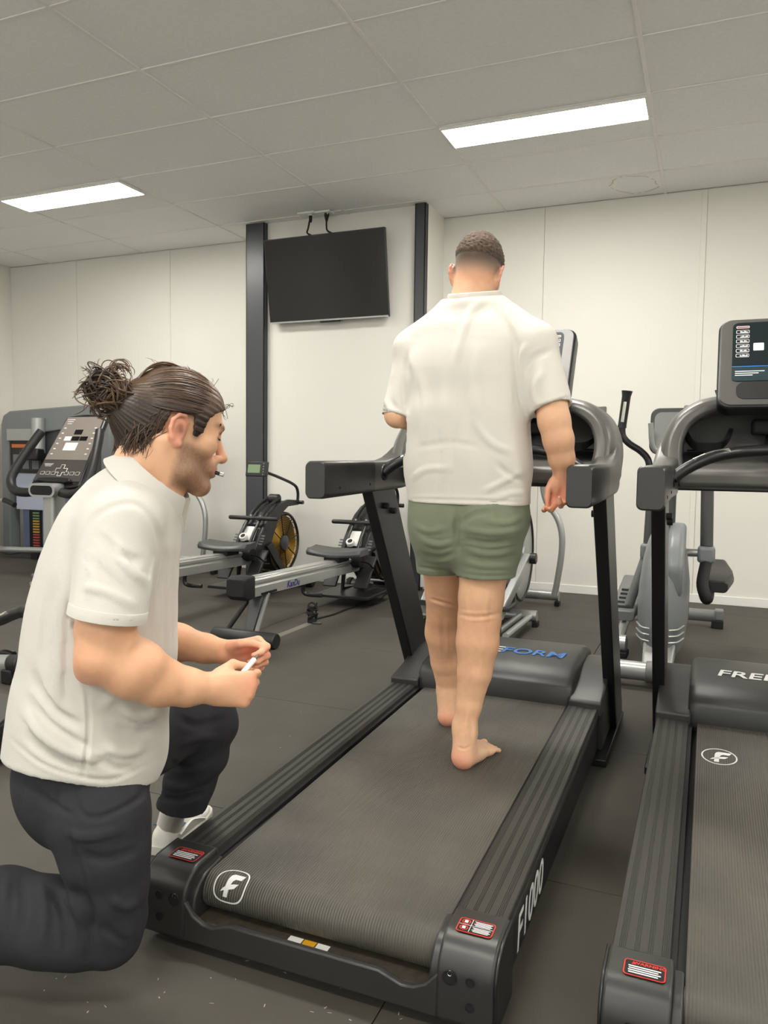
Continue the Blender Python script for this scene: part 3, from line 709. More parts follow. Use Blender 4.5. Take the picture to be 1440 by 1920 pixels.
    # monitor on its arm
    arm = smooth_path([(.10, 2.42, .775), (.10, 2.42, .88), (.09, 2.36, .95), (.06, 2.1, 1.03), (.03, 1.88, 1.085)], 5)
    MB().tube(arm, .014, 10).build('monitor_arm', M_BLACKG, T)
    MB().cyl((.03, 2.42, .78), (.16, 2.42, .78), .018, seg=12).build('arm_clamp', M_BLACKG, T)
    mon = MB().hexa([(-.105, 1.83, 1.035), (.105, 1.83, 1.035), (.105, 1.87, 1.03), (-.105, 1.87, 1.03)], [(-.105, 1.855, 1.165), (.105, 1.855, 1.165), (.105, 1.895, 1.16), (-.105, 1.895, 1.16)]).build('monitor', M_BLACK, T, bevel=.006)
    MB().hexa([(-.083, 1.834, 1.065), (.042, 1.834, 1.065), (.042, 1.84, 1.065), (-.083, 1.84, 1.065)], [(-.083, 1.846, 1.138), (.042, 1.846, 1.138), (.042, 1.852, 1.138), (-.083, 1.852, 1.138)]).build('lcd_display', M_LCD, mon)
    for k in range(5):
        z = 1.05+.024*k; MB().lathe([(-.004, .006), (0, .008)], (.075, 1.834+.0046*k, z), 'y', 8).build('button', M_GREY, mon)
    return tag(T, label, 'rowing machine', 'rowing machines')
rower(-2.70, 4.10, 'rowing machine with its maker\'s name on the rail, nearer the treadmill')
rower(-3.70, 4.04, 'rowing machine half hidden behind the kneeling man, its monitor against the pillar')

# lead lying on the floor behind the rowing machine
def floor_lead():
    o0 = at_z(585, 1168, 0); T = empty('extension_lead', o0)
    P = [at_z(u, v, .006) for u, v in ((592, 1160), (625, 1152), (655, 1140), (690, 1134), (710, 1130), (716, 1122), (722, 1115), (735, 1110))]
    MB().tube([p-o0 for p in smooth_path(P, 5)], .007, 8).build('lead', M_DARK, T)
    P = [at_z(u, v, .006) for u, v in ((592, 1161), (630, 1150), (680, 1130), (715, 1113), (745, 1106))]
    MB().tube([p-o0 for p in smooth_path(P, 5)], .006, 8).build('lead', M_DARK, T)
    pts = []
    for k in range(60):
        a = k*.75; pts.append(Vector((.035*math.cos(a)*(1+.2*math.sin(k*.9)), .03*math.sin(a), .04+.0016*k+.02*math.sin(a*1.3))))
    MB().tube(smooth_path(pts, 3), .006, 6).build('coiled_lead', M_DARK, T)
    MB().box(-.03, .03, -.02, .02, 0, .05).build('socket_block', M_BLACK, T, bevel=.006)
    MB().box(.02, .08, -.03, .0, 0, .012).build('tape_end', M_DGREY, T, bevel=.003)
    tag(T, 'black extension lead with a coiled end lying on the rubber floor', 'cable')
    a, b = at_z(515, 1195, 0), at_z(583, 1168, 0); d = (b-a).normalized(); n = Vector((-d.y, d.x, 0))*.03
    t = MB().add([a-n, b-n, b+n, a+n], [(0, 1, 2, 3)]); t.v = [(x, y, .0012) for x, y, z in t.v]
    tag(t.build('floor_tape', mat('grey_tape', (112, 108, 100), .45), flat=True), 'strip of grey tape on the floor leading to the coiled lead', 'tape')
floor_lead()
def wall_box():
    p = at_y(776, 1072, YB-.05)
    T = empty('wall_socket_box', (p.x+.02, YB, p.z)); MB().box(-.09, .09, -.05, 0, -.14, .14).build('box', M_WHITE, T, bevel=.006)
    MB().box(-.03, .03, -.056, -.05, .03, .09).build('socket', M_WHITE, T, bevel=.003)
    tag(T, 'white socket box low on the wall beside the right pillar', 'outlet')
wall_box()

# ================================================================== elliptical trainers
M_SHROUD = mat('grey_shroud', (120, 124, 126), 0.36, bump=.05, bscale=600)
def elliptical_disc(cx, y0, label, rz=0.0):
    """silver cross trainer with big side discs; long axis along y, user faces +y"""
    T = empty('elliptical_trainer', (cx, y0, 0), rz)
    def P(u, v, y):
        p = at_y(u, v, y); return (p.x+1.50, p.y-5.0, p.z)
    for s in (-1, 1):
        MB().lathe([(0, .37), (.02*s, .36), (.03*s, .34), (.034*s, .30), (.03*s, .25), (.04*s, .06), (.05*s, .05), (.05*s, .001)], (s*.235, .58, .52), 'x', 40).build('side_disc', M_SILVER, T, sharp=25)
        MB().tube([(s*.267, .58+.335*math.cos(a), .52+.335*math.sin(a)) for a in [2*math.pi*k/40 for k in range(40)]], .012, 6, closed=True).build('disc_rim', M_BLACK, T)
        MB().hexa([(s*.29, .50, .54), (s*.34, .50, .54), (s*.34, .54, .46), (s*.29, .54, .46)], [(s*.24, -.10, .22), (s*.29, -.10, .22), (s*.29, -.07, .15), (s*.24, -.07, .15)]).build('crank_link', M_SILVER, T, bevel=.008)
        MB().lathe([(0, .04), (.04*s, .04), (.045*s, .03)], (s*.338, .52, .50), 'x', 16).build('crank_cap', M_BLACKG, T)
        # swing arm: handle above, bulging tube below
        up = [(s*.30, 1.08, 1.62), (s*.28, 1.04, 1.40), (s*.27, 1.14, 1.18), (s*.28, 1.18, 1.02), (s*.31, 1.2, .88), (s*.40, 1.2, .75), (s*.44, 1.2, .62), (s*.44, 1.2, .45), (s*.41, 1.2, .22), (s*.39, 1.2, .12)]
        MB().tube(smooth_path(up, 5), .026, 12).build('swing_arm', M_SILVER, T)
        MB().cyl((s*.20, 1.17, 1.10), (s*.33, 1.17, 1.10), .035, seg=16).build('pivot', M_SILVER, T)
        MB().lathe([(0, .036), (.012*s, .034)], (s*.33, 1.17, 1.10), 'x', 16).build('pivot_cap', M_BLACKG, T)
        MB().tube(smooth_path([(s*.30, 1.08, 1.64), (s*.30, 1.09, 1.5), (s*.285, 1.05, 1.42)], 4), .031, 12).build('handle_grip', M_BLACK, T)
        # floor track
        for dx in (.27, .345):
            MB().tube([(s*dx, -.22, .085), (s*dx, .54, .075)], .022, 10).build('track_rail', M_SILVER, T)
        MB().lathe([(-.05, .03), (-.05, .055), (.05, .055), (.05, .03)], (s*.25, -.20, .11), 'x', 20).build('track_roller', M_BLACK, T)
        b = MB(); ring = lambda ly, z, w: [(s*(.24)+x, ly, z+zz) for x, zz in rrect(w, .035, .014, 3)]
        b.loft([ring(-.12, .235, .12), ring(.02, .215, .15), ring(.2, .22, .15), ring(.27, .26, .11)]); b.build('foot_pedal', M_BLACK, T, bevel=.004)
    MB().lathe([(-.39, .03), (-.39, .042), (.39, .042), (.39, .03)], (0, 1.43, .085), 'x', 16).build('front_stabiliser', M_SILVER, T)
    MB().lathe([(-.39, .03), (-.39, .042), (.39, .042), (.39, .03)], (0, .55, .075), 'x', 16).build('rear_stabiliser', M_SILVER, T)
    for s in (-1, 1):
        for yy in (1.43, .55): MB().box(s*.36, s*.40, yy-.04, yy+.04, 0, .04).build('rubber_foot', M_DARK, T, bevel=.005)
    MB().box(-.22, .22, .30, 1.0, .14, .80).build('centre_shroud', M_DGREY, T, bevel=.06, segs=4)
    MB().box(-.06, .06, .3, 1.45, .04, .12).build('spine', M_BLACKG, T, bevel=.01)
    MB().tube([(0, 1.18, .55), (0, 1.26, 1.2)], .045, 14).build('mast', M_DGREY, T)
    con = MB().hexa([(-.2, 1.16, 1.22), (.2, 1.16, 1.22), (.2, 1.2, 1.2), (-.2, 1.2, 1.2)], [(-.2, 1.34, 1.5), (.2, 1.34, 1.5), (.2, 1.38, 1.48), (-.2, 1.38, 1.48)]).build('console', M_BLACK, T, bevel=.02, segs=3)
    return tag(T, label, 'elliptical', 'elliptical trainers')
elliptical_disc(-1.50, 5.0, 'silver elliptical trainer with a large side disc, behind the walking man\'s legs')
elliptical_disc(-5.02, 5.15, 'silver elliptical trainer mostly hidden behind the kneeling man\'s chest')

def elliptical_grey():
    cx, y0 = -.22, 4.9
    T = empty('elliptical_trainer', (cx, y0, 0))
    # shroud: tall rounded body narrow in x
    rings = []
    for z, hw, y_a, y_b in ((.10, .100, -.36, .42), (.16, .125, -.42, .48), (.30, .142, -.44, .50), (.48, .140, -.42, .48), (.62, .125, -.36, .44), (.72, .105, -.28, .38), (.78, .085, -.18, .28), (.805, .06, -.1, .2)):
        P = []
        for k in range(28):
            a = 2*math.pi*k/28; c, s_ = math.cos(a), math.sin(a); e = 2.6; m = (abs(c)**e+abs(s_)**e)**(-1/e)
            P.append((hw*c*m, (y_a+y_b)/2+(y_b-y_a)/2*s_*m, z))
        rings.append(P)
    sh = MB().loft(rings).build('shroud', M_SHROUD, T, sharp=60)
    for s in (-1, 1):
        for k in range(3):
            MB().tube(smooth_path([(s*.125, -.345, .30-.035*k), (s*.095, -.41, .288-.035*k), (s*.05, -.437, .285-.035*k)], 3), .005, 6).build('shroud_rib', M_SILVER, sh)
    MB().prism([(-.36, .45), (-.38, .62), (-.30, .73), (-.18, .82), (.05, .85), (.05, .55)], 'x', .02, .112).build('shroud_panel', M_SHROUD, sh, bevel=.03, segs=4)
    # rear foot and neck
    MB().tube([(-.26, -.60, .085), (.26, -.60, .085)], .05, 18).build('rear_foot_tube', M_SILVER, T)
    MB().tube([(-.05, -.60, .085), (.07, -.60, .085)], .058, 18).build('rear_foot_sleeve', M_GREY, T, bevel=.006)
    MB().hexa([(-.075, -.61, .10), (.075, -.61, .10), (.075, -.55, .07), (-.075, -.55, .07)], [(-.085, -.36, .20), (.085, -.36, .20), (.085, -.30, .10), (-.085, -.30, .10)]).build('rear_neck', M_SILVER, T, bevel=.015, segs=3)
    for s in (-1, 1): MB().box(s*.20, s*.26, -.66, -.54, 0, .05).build('rubber_foot', M_DARK, T, bevel=.006)
    MB().tube([(-.35, 1.20, .085), (.35, 1.20, .085)], .045, 16).build('front_foot_tube', M_GREY, T)
    for s in (-1, 1):
        MB().box(s*.28, s*.36, 1.15, 1.25, 0, .06).build('rubber_foot', M_DARK, T, bevel=.006)
        MB().box(s*.30, s*.36, 1.15, 1.25, .06, .135).build('foot_end_cap', M_GREY, T, bevel=.01)
    MB().box(-.05, .05, -.3, 1.2, .06, .14).build('spine', M_GREY, T, bevel=.01)
    # mast, cross housing, console
    MB().tube([(0.0, .16, .74), (0.0, .20, 1.12)], .042, 16).build('mast', M_DGREY, T)
    MB().tube([(-.09, .34, .5), (-.09, .34, 1.1)], .03, 14).build('mast_brace', M_DGREY, T)
    for s in (-1, 1):
        MB().tube([(s*.008, .2, 1.105), (s*.30 if s > 0 else -.15, .2, 1.105)], .048, 16).build('pivot_housing', M_DGREY, T, bevel=.008)
        for xx in ((.04, .26) if s > 0 else (.04, .12)): MB().cyl((s*xx, .148, 1.09), (s*xx, .156, 1.09), .008, seg=8).build('screw', M_DARK, T)
    P = rrect(.25, .28, .05, 5)
    MB().loft([[(x, .10+(y+.15)*.35, 1.40+y) for x, y in P], [(x, .15+(y+.15)*.35, 1.39+y) for x, y in P]]).build('console', M_BLACK, T, bevel=.008, segs=3)
    MB().loft([[(x*.8, .097+(y*.8+.15)*.35, 1.40+y*.8) for x, y in P], [(x*.8, .10+(y*.8+.15)*.35, 1.40+y*.8) for x, y in P]]).build('console_face', M_GREY, T)
    MB().tube([(0, .2, 1.1), (0, .2, 1.35)], .05, 12).build('console_stem', M_DGREY, T)
    for s in (-1, 1):
        # moving handle: grip, bent tube, pivot, lower tube
        top = at_y(1175, 735, 5.05); pts = [at_y(u, v, 5.05)-Vector((cx, y0, 0)) for u, v in ((1166, 800), (1168, 818), (1180, 832), (1200, 845), (1214, 860), (1219, 880))]
        pts = [Vector((-s*abs(p.x) if s > 0 else p.x, p.y, p.z)) if s < 0 else Vector((abs(p.x), p.y+.05, p.z)) for p in pts]+[Vector((s*.10, .2, 1.10))]
        MB().tube(smooth_path(pts, 5), .021, 12).build('moving_handle', M_BLACKG, T)
        g0, g1 = at_y(1176, 733, 5.05)-Vector((cx, y0, 0)), at_y(1166, 802, 5.05)-Vector((cx, y0, 0))
        if s > 0: g0, g1 = Vector((-g0.x, g0.y+.05, g0.z)), Vector((-g1.x, g1.y+.05, g1.z))
        grip = MB().tube([g0, g0.lerp(g1, .15), g0.lerp(g1, .9), g1], [.034, .027, .026, .028], 14).build('handle_grip', M_BLACKG, T)
        MB().tube([g0.lerp(g1, .3)+Vector((0, -.017, 0)), g0.lerp(g1, .85)+Vector((0, -.017, 0))], .013, 8).build('pulse_sensor', M_CHROME, grip)
        # fixed bar with sensor
        MB().tube(smooth_path([(s*.04, .12, 1.25), (s*.10, .08, 1.30), (s*.115, .06, 1.44)], 4), .016, 10).build('fixed_grip', M_SILVER, T)
        ax_ = .225 if s > 0 else .105
        MB().tube([(s*(ax_-.01), .2, 1.08), (s*ax_, .17, .70)], .037, 16).build('lower_arm', M_DGREY, T)
        MB().box(s*(ax_-.05), s*(ax_+.05), .10, .22, .60, .70).build('lower_joint', M_SHROUD, T, bevel=.02, segs=3)
        MB().cyl((s*.06, .16, .655), (s*(ax_-.03), .16, .655), .024, seg=14).build('joint_axle', M_SILVER, T)
        if s > 0:
            MB().tube(smooth_path([(.225, .14, .60), (.21, .0, .50), (.225, -.06, .44), (.24, -.02, .41), (.25, .3, .46)], 4), .034, 12).build('pedal_arm', M_DARK, T)
            b = MB(); ring = lambda ly, z, w: [(.29+x, ly, z+zz) for x, zz in rrect(w, .07, .025, 3)]
            b.loft([ring(.05, .47, .12), ring(.2, .50, .19), ring(.45, .50, .19), ring(.6, .54, .12)]); b.build('foot_pedal', M_BLACK, T, bevel=.006)
        else:
            MB().tube(smooth_path([(-.12, .16, .62), (-.17, .14, .45), (-.21, .14, .31)], 4), .03, 12).build('pedal_arm', M_GREY, T)
            b = MB(); ring = lambda ly, z, w: [(-.235+x, ly, z+zz) for x, zz in rrect(w, .06, .02, 3)]
            b.loft([ring(.05, .25, .13), ring(.2, .28, .16), ring(.5, .33, .16), ring(.62, .40, .12)]); b.build('foot_pedal', M_GREY, T, bevel=.006)
            for k in range(5): MB().box(-.285, -.185, .1+.08*k, .12+.08*k, .292+.012*k, .306+.014*k).build('pedal_rib', M_DGREY, T)
            MB().tube(smooth_path([(-.235, .22, .2), (-.235, .0, .17), (-.235, -.16, .14)], 3), .028, 12).build('crank_link', M_SILVER, T)
            MB().lathe([(-.06, .02), (-.055, .045), (.04, .05), (.05, .03)], (-.235, -.18, .13), 'x', 18).build('link_joint', M_SILVER, T)
            MB().box(-.30, -.18, -.24, -.12, .05, .09).build('link_pad', M_DARK, T, bevel=.01)
    return tag(T, 'grey elliptical trainer with a tall shroud, behind the gap between the treadmills', 'elliptical', 'elliptical trainers')
elliptical_grey()

# ================================================================== machines on the left
M_FACE = mat('taupe_console_face', (128, 120, 114), 0.45)
M_FACE2 = mat('dark_console_face', (66, 62, 60), 0.45)
def left_bike():
    base = Vector((-5.90, 5.72, 0)); T = empty('exercise_bike', base)
    rings = lambda z, w, d: [(x, y, z) for x, y in rrect(w, d, .04, 4)]
    MB().loft([rings(.03, .15, .2), rings(.82, .15, .18)]).build('post', M_SILVER, T, sharp=60)
    MB().box(-.2, .2, -.12, .12, 0, .035).build('base_plate', M_GREY, T, bevel=.01)
    # console board, tilted back
    lo, hi = Vector((.02, -.02, .90)), Vector((.045, .40, 1.60)); d = hi-lo; L = d.length; du = d/L; n = Vector((0, -d.z, d.y)).normalized()
    def q(x, t, l): p = lo+du*(t*L)+n*l; return (p.x+x, p.y, p.z)
    def outl(w0, w1, t0, t1, bulge=.0):
        P = []
        for k in range(9): a = k/8; P.append((-w0+2*w0*a, t0-bulge*math.sin(math.pi*a)))
        for k in range(9): a = k/8; P.append((w1-2*w1*a, t1+bulge*.7*math.sin(math.pi*a)))
        return P
    def slab(name, m, P, l0, l1, par, **k): return MB().loft([[q(x, t, l0) for x, t in P], [q(x, t, l1) for x, t in P]]).build(name, m, par, **k)
    bd = slab('console_board', M_BLACKG, outl(.32, .27, 0, 1, .05), -.06, .0, T, bevel=.025, segs=3, sharp=50)
    slab('upper_face', M_FACE, outl(.275, .235, .36, .98, .0), 0, .006, bd)
    slab('lower_face', M_FACE2, outl(.30, .276, .06, .358, .0), 0, .006, bd)
    for i, (x0, x1, t0, t1, m) in enumerate(((-.05, .05, .72, .79, M_GLASS), (-.145, -.06, .63, .69, M_WHITE), (-.05, .045, .63, .69, M_GLASS), (.055, .15, .63, .69, M_GLASS), (-.10, .06, .49, .60, M_WHITE))):
        slab('display' if m is M_GLASS else 'white_label', m, [(x0, t0), (x1, t0), (x1, t1), (x0, t1)], .006, .009, bd)
    for x in (-.21, .21):
        for k in range(6): slab('key_symbol', M_TEXTW, rrect(.03, .014, .004, 2, x*(1.05-.02*k), .44+.075*k), .006, .008, bd)
    for x in (-.22, -.15, -.08, .09, .16, .23): slab('key', M_TEXTW, rrect(.052, .045, .008, 3, x, .17), .006, .0075, bd); slab('key_face', M_FACE2, rrect(.044, .037, .006, 3, x, .17), .0075, .0085, bd)
    slab('arrow_keys', M_TEXTW, [(-.02, .13), (.03, .13), (.03, .18), (.08, .18), (.08, .24), (.03, .24), (.03, .29), (-.02, .29), (-.02, .24), (-.07, .24), (-.07, .18), (-.02, .18)], .006, .0075, bd)
    slab('arrow_key_face', M_FACE2, [(-.014, .137), (.024, .137), (.024, .187), (.074, .187), (.074, .233), (.024, .233), (.024, .283), (-.014, .283), (-.014, .233), (-.064, .233), (-.064, .187), (-.014, .187)], .0075, .0085, bd)
    for k in range(3): slab('small_print', M_TEXTW, rrect(.12-.02*k, .006, .002, 2, -.19, .30-.016*k), .006, .0075, bd)
    for k in range(3): slab('small_print', M_TEXTW, rrect(.10-.02*k, .008, .002, 2, -.17, .94-.03*k), .006, .0075, bd)
    slab('reading_ledge', M_BLACKG, outl(.22, .20, .035, .08, .01), .0, .05, bd, bevel=.008)
    MB().loft([[(x, -.16, .86+z) for x, z in rrect(.33, .13, .06, 5)], [(x, .05, .87+z) for x, z in rrect(.30, .12, .05, 5)]]).build('cup_holder_shell', M_SILVER, T, sharp=50)
    MB().loft([[(x, -.163, .86+z) for x, z in rrect(.28, .09, .043, 5)], [(x, -.158, .86+z) for x, z in rrect(.28, .09, .043, 5)]]).build('cup_holder_slot', M_DARK, T)
    for s in (-1, 1):
        pts = [(s*.14, -.05, .84), (s*.30, -.10, .83), (s*.43, -.10, .86), (s*.50, -.06, .97), (s*.47, .05, 1.16), (s*.41, .17, 1.36), (s*.38, .22, 1.44)]
        MB().tube(smooth_path(pts, 5), .045, 14).build('handlebar', M_BLACK, T)
    return tag(T, 'exercise bike console with a taupe panel and black handlebars at the left', 'exercise bike')
left_bike()
def cable_machine():
    base = Vector((-7.0, 6.82, 0)); T = empty('weight_machine', base)
    M_BLUE = mat('smoked_panel', (96, 106, 132), 0.25); M_PALE = mat('pale_panel', (178, 186, 206), .3)
    # tower: rounded top frame
    P = [(-.80, 0), (-.80, 1.55), (-.76, 1.66), (-.66, 1.71), (.80, 1.78), (.86, 1.74), (.86, 0), (.72, 0), (.72, 1.55), (-.68, 1.40), (-.68, 0)]
    MB().prism(P, 'y', -.06, .10).build('tower_frame', M_SHROUD, T, bevel=.02, segs=3, sharp=50)
    MB().box(-.68, .72, -.02, .02, .95, 1.50).build('header_panel', M_DGREY, T)
    MB().box(-.69, -.25, -.075, -.06, 1.36, 1.50).build('header_trim', M_SILVER, T, bevel=.01)
    MB().box(-.66, -.18, -.045, -.035, .98, 1.34).build('instruction_board', M_BLACK, T)
    MB().box(-.64, -.30, -.048, -.045, 1.28, 1.32).build('board_heading', mat('orange_print', (196, 110, 60), .5), T)
    for k in range(3): MB().box(-.62+.15*k, -.52+.15*k, -.048, -.045, 1.03, 1.20).build('board_picture', M_GREY, T)
    MB().box(-.52, .70, -.01, .05, .10, .96).build('shroud_panel', M_BLUE, T)
    MB().box(-.60, -.16, -.03, -.012, .55, .98).build('shroud_upper', M_PALE, T)
    MB().box(-.40, -.22, -.03, .0, .10, .55).build('stack_slot', M_DARK, T)
    for k in range(13):
        m = [mat('plate_red', (170, 70, 66), .5), mat('plate_amber', (190, 150, 60), .5), mat('plate_green', (110, 140, 100), .5)][min(2, k//5)]
        MB().box(-.33, -.24, -.045, -.028, .12+.032*k, .138+.032*k).build('weight_marker', m, T)
    MB().cyl((-.16, -.10, 1.22), (-.16, -.10, 1.62), .075, seg=20).build('cable_drum', M_SILVER, T)
    MB().box(-.36, -.08, -.2, -.08, 1.13, 1.27).build('pulley_bracket', M_BLACKG, T, bevel=.02)
    MB().tube(smooth_path([(-.58, -.5, .95), (-.56, -.5, .5), (-.58, -.5, .25), (-.66, -.5, .1), (-.85, -.5, .05)], 5), .055, 14).build('front_tube', M_SILVER, T)
    MB().tube([(-.95, -.45, .10), (.0, -.15, .10)], .035, 12).build('floor_tube', M_SILVER, T)
    MB().tube([(-.95, -.40, .35), (-.60, -.45, .30)], .03, 12).build('floor_tube', M_SILVER, T)
    MB().tube(smooth_path([(-.60, -.5, .72), (-.35, -.5, .70), (-.12, -.52, .64)], 3), .022, 10).build('press_handle', M_SILVER, T)
    MB().tube([(-.25, -.51, .69), (-.08, -.52, .64)], .03, 10).build('handle_grip', M_BLACK, T)
    MB().box(-.62, -.46, -.56, -.46, .66, 1.06).build('side_pad', M_BLACK, T, bevel=.04, segs=3)
    MB().box(-1.0, -.78, -.62, -.2, .32, .42).build('seat_pad', M_BLACK, T, bevel=.03, segs=3)
    MB().tube([(-.85, -.4, .03), (-.85, -.4, .33)], .04, 10).build('seat_post', M_SILVER, T)
    for p in ((-.80, -.45), (-.1, -.2)): MB().box(p[0]-.05, p[0]+.05, p[1]-.05, p[1]+.05, 0, .07).build('rubber_foot', M_DARK, T)
    return tag(T, 'tall grey weight stack machine in the corner behind the bike console', 'weight machine')
cable_machine()
def left_machine():
    T = empty('exercise_machine', (-3.3, 2.6, 0))
    # long low deck running out of frame, with a metal edge strip
    d0, d1 = Vector((-2.47, 2.30, 0)), Vector((-3.9, 2.05, 0)); q = Vector((-3.3, 2.6, 0))
    MB().hexa([(.84, -.50, .02), (-.9, -.80, .02), (-.9, -.45, .02), (.70, -.22, .02)], [(.84, -.50, .17), (-.9, -.80, .17), (-.9, -.45, .17), (.70, -.22, .17)]).build('deck', M_BLACKG, T, bevel=.01)
    MB().hexa([(.845, -.505, .17), (-.9, -.81, .17), (-.9, -.45, .17), (.70, -.22, .17)], [(.845, -.505, .185), (-.9, -.81, .185), (-.9, -.45, .185), (.70, -.22, .185)]).build('deck_top', M_RAIL, T, bevel=.003)
    MB().box(.10, .70, -.45, -.28, 0, .03).build('rubber_foot', M_DARK, T)
    # cross tube with oval end cap
    a, b = at_y(20, 1245, 2.95)-q, at_y(-160, 1240, 2.95)-q
    MB().tube([a, b], .05, 16, squash=(.8, 1)).build('cross_tube', M_SILVER, T)
    e = at_y(40, 1246, 2.95)-q
    MB().tube([a+Vector((.0, 0, 0)), e], .052, 16, squash=(.8, 1)).build('tube_end_cap', M_BLACK, T, bevel=.012, segs=3)
    MB().box(a.x-.02, a.x+.05, a.y-.05, a.y+.05, 0, a.z-.02).build('rubber_foot', M_DARK, T, bevel=.008)
    # padded hand grip pointing into the picture
    P = [at_y(u, v, 2.95)-q for u, v in ((55, 1146), (40, 1147), (18, 1155), (0, 1163), (-60, 1185), (-120, 1240))]
    MB().tube(smooth_path(P, 4), [.038]+[.034]*4+[.030]*(len(smooth_path(P, 4))-5), 14).build('hand_grip', M_BLACK, T)
    MB().tube([p+Vector((0, -.022, .018)) for p in smooth_path(P[2:5], 4)], .012, 8).build('grip_sensor', M_CHROME, T)
    P = [at_y(u, v, 3.0)-q for u, v in ((26, 1228), (10, 1224), (-20, 1232), (-60, 1240))]
    MB().tube(smooth_path(P, 4), .02, 10).build('lever', M_BLACKG, T)
    P = [at_y(u, v, 2.95)-q for u, v in ((-60, 1242), (-60, 1185))]
    MB().tube(P, .04, 10).build('stem', M_DGREY, T)
    return tag(T, 'black exercise machine with a padded grip, cut off by the left edge of the photo', 'exercise machine')
left_machine()
# ================================================================== sculpting engine: smooth-blended volumes -> one continuous mesh
class Vol:
    def __init__(s, lo, hi, h):
        s.h = h; s.lo = np.array(lo, float); n = np.ceil((np.array(hi, float)-s.lo)/h).astype(int)+1
        s.n = n; s.d = np.full(tuple(n), 1.0, np.float32)
        s.ax = [s.lo[i]+h*np.arange(n[i]) for i in range(3)]
    def _win(s, lo, hi):
        a = np.clip(np.floor((np.array(lo)-s.lo)/s.h).astype(int)-1, 0, s.n); b = np.clip(np.ceil((np.array(hi)-s.lo)/s.h).astype(int)+2, 0, s.n)
        if np.any(b <= a): return None
        sl = tuple(slice(a[i], b[i]) for i in range(3))
        X = s.ax[0][sl[0]][:, None, None]; Y = s.ax[1][sl[1]][None, :, None]; Z = s.ax[2][sl[2]][None, None, :]
        return sl, X, Y, Z
    def _put(s, sl, p, k, mode):
        d = s.d[sl]; p = p.astype(np.float32)
        if mode == 'add':
            if k > 0: hh = np.maximum(k-np.abs(d-p), 0)/k; r = np.minimum(d, p)-hh*hh*k*.25
            else: r = np.minimum(d, p)
        elif mode == 'sub':
            p = -p
            if k > 0: hh = np.maximum(k-np.abs(d-p), 0)/k; r = np.maximum(d, p)+hh*hh*k*.25
            else: r = np.maximum(d, p)
        s.d[sl] = r
    def cone(s, a, b, ra, rb, k=.02, mode='add', flat=None):
        a, b = np.array(a, float), np.array(b, float); m = max(ra, rb)*(1.6 if flat else 1)+k+.02
        w = s._win(np.minimum(a, b)-m, np.maximum(a, b)+m)
        if w is None: return s
        sl, X, Y, Z = w; ab = b-a; L = max(ab@ab, 1e-12)
        px, py, pz = X-a[0], Y-a[1], Z-a[2]
        t = np.clip((px*ab[0]+py*ab[1]+pz*ab[2])/L, 0, 1)
        qx, qy, qz = px-t*ab[0], py-t*ab[1], pz-t*ab[2]
        r = ra+(rb-ra)*t
        if flat:                                   # (direction, factor): radius scaled along that direction
            n, f = np.array(flat[0], float), flat[1]; n = n/np.linalg.norm(n); c = qx*n[0]+qy*n[1]+qz*n[2]; g = c*(1/f-1)
            qx, qy, qz = qx+g*n[0], qy+g*n[1], qz+g*n[2]
            dist = (np.sqrt(qx*qx+qy*qy+qz*qz)-r)*min(1, f) if f < 1 else (np.sqrt(qx*qx+qy*qy+qz*qz)-r)
        else: dist = np.sqrt(qx*qx+qy*qy+qz*qz)-r
        s._put(sl, dist, k, mode); return s
    def ell(s, c, rad, axes=None, k=.02, mode='add'):
        c = np.array(c, float); rad = np.array(rad, float); A = np.eye(3) if axes is None else np.array(axes, float); m = rad.max()+k+.02
        w = s._win(c-m, c+m)
        if w is None: return s
        sl, X, Y, Z = w; px, py, pz = X-c[0], Y-c[1], Z-c[2]
        q = [(px*A[i][0]+py*A[i][1]+pz*A[i][2]) for i in range(3)]
        k0 = np.sqrt(sum((q[i]/rad[i])**2 for i in range(3))); k1 = np.sqrt(sum((q[i]/rad[i]**2)**2 for i in range(3)))+1e-9
        s._put(sl, k0*(k0-1)/k1, k, mode); return s
    def etube(s, st, k=.02, mode='add', e=2.0):    # stations: (centre, u axis, r_u, r_v)
        for (c0, u0, a0, b0), (c1, u1, a1, b1) in zip(st[:-1], st[1:]):
            c0, c1, u0, u1 = (np.array(q, float) for q in (c0, c1, u0, u1)); t_ = c1-c0; L = np.linalg.norm(t_); t_ = t_/L
            m = max(a0, b0, a1, b1)+k+.02
            w = s._win(np.minimum(c0, c1)-m, np.maximum(c0, c1)+m)
            if w is None: continue
            sl, X, Y, Z = w; px, py, pz = X-c0[0], Y-c0[1], Z-c0[2]
            ax = px*t_[0]+py*t_[1]+pz*t_[2]; t = np.clip(ax/L, 0, 1); over = ax-t*L
            u = (u0+u1)/2; u = u-t_*(u@t_); u /= np.linalg.norm(u); v = np.cross(t_, u)
            du = px*u[0]+py*u[1]+pz*u[2]; dv = px*v[0]+py*v[1]+pz*v[2]
            ru = a0+(a1-a0)*t; rv = b0+(b1-b0)*t; mn = np.minimum(ru, rv)
            if e == 2.0: q = np.sqrt((du/ru)**2+(dv/rv)**2+(over/mn)**2)
            else: q = (np.abs(du/ru)**e+np.abs(dv/rv)**e+np.abs(over/mn)**e)**(1/e)
            s._put(sl, (q-1)*mn, k, mode)
        return s
    def cut(s, p, n, k=0.0):                       # remove the side the normal points to
        p, n = np.array(p, float), np.array(n, float); n = n/np.linalg.norm(n)
        X, Y, Z = s.ax[0][:, None, None], s.ax[1][None, :, None], s.ax[2][None, None, :]
        pl = ((X-p[0])*n[0]+(Y-p[1])*n[1]+(Z-p[2])*n[2]).astype(np.float32); s.d = np.maximum(s.d, pl); return s
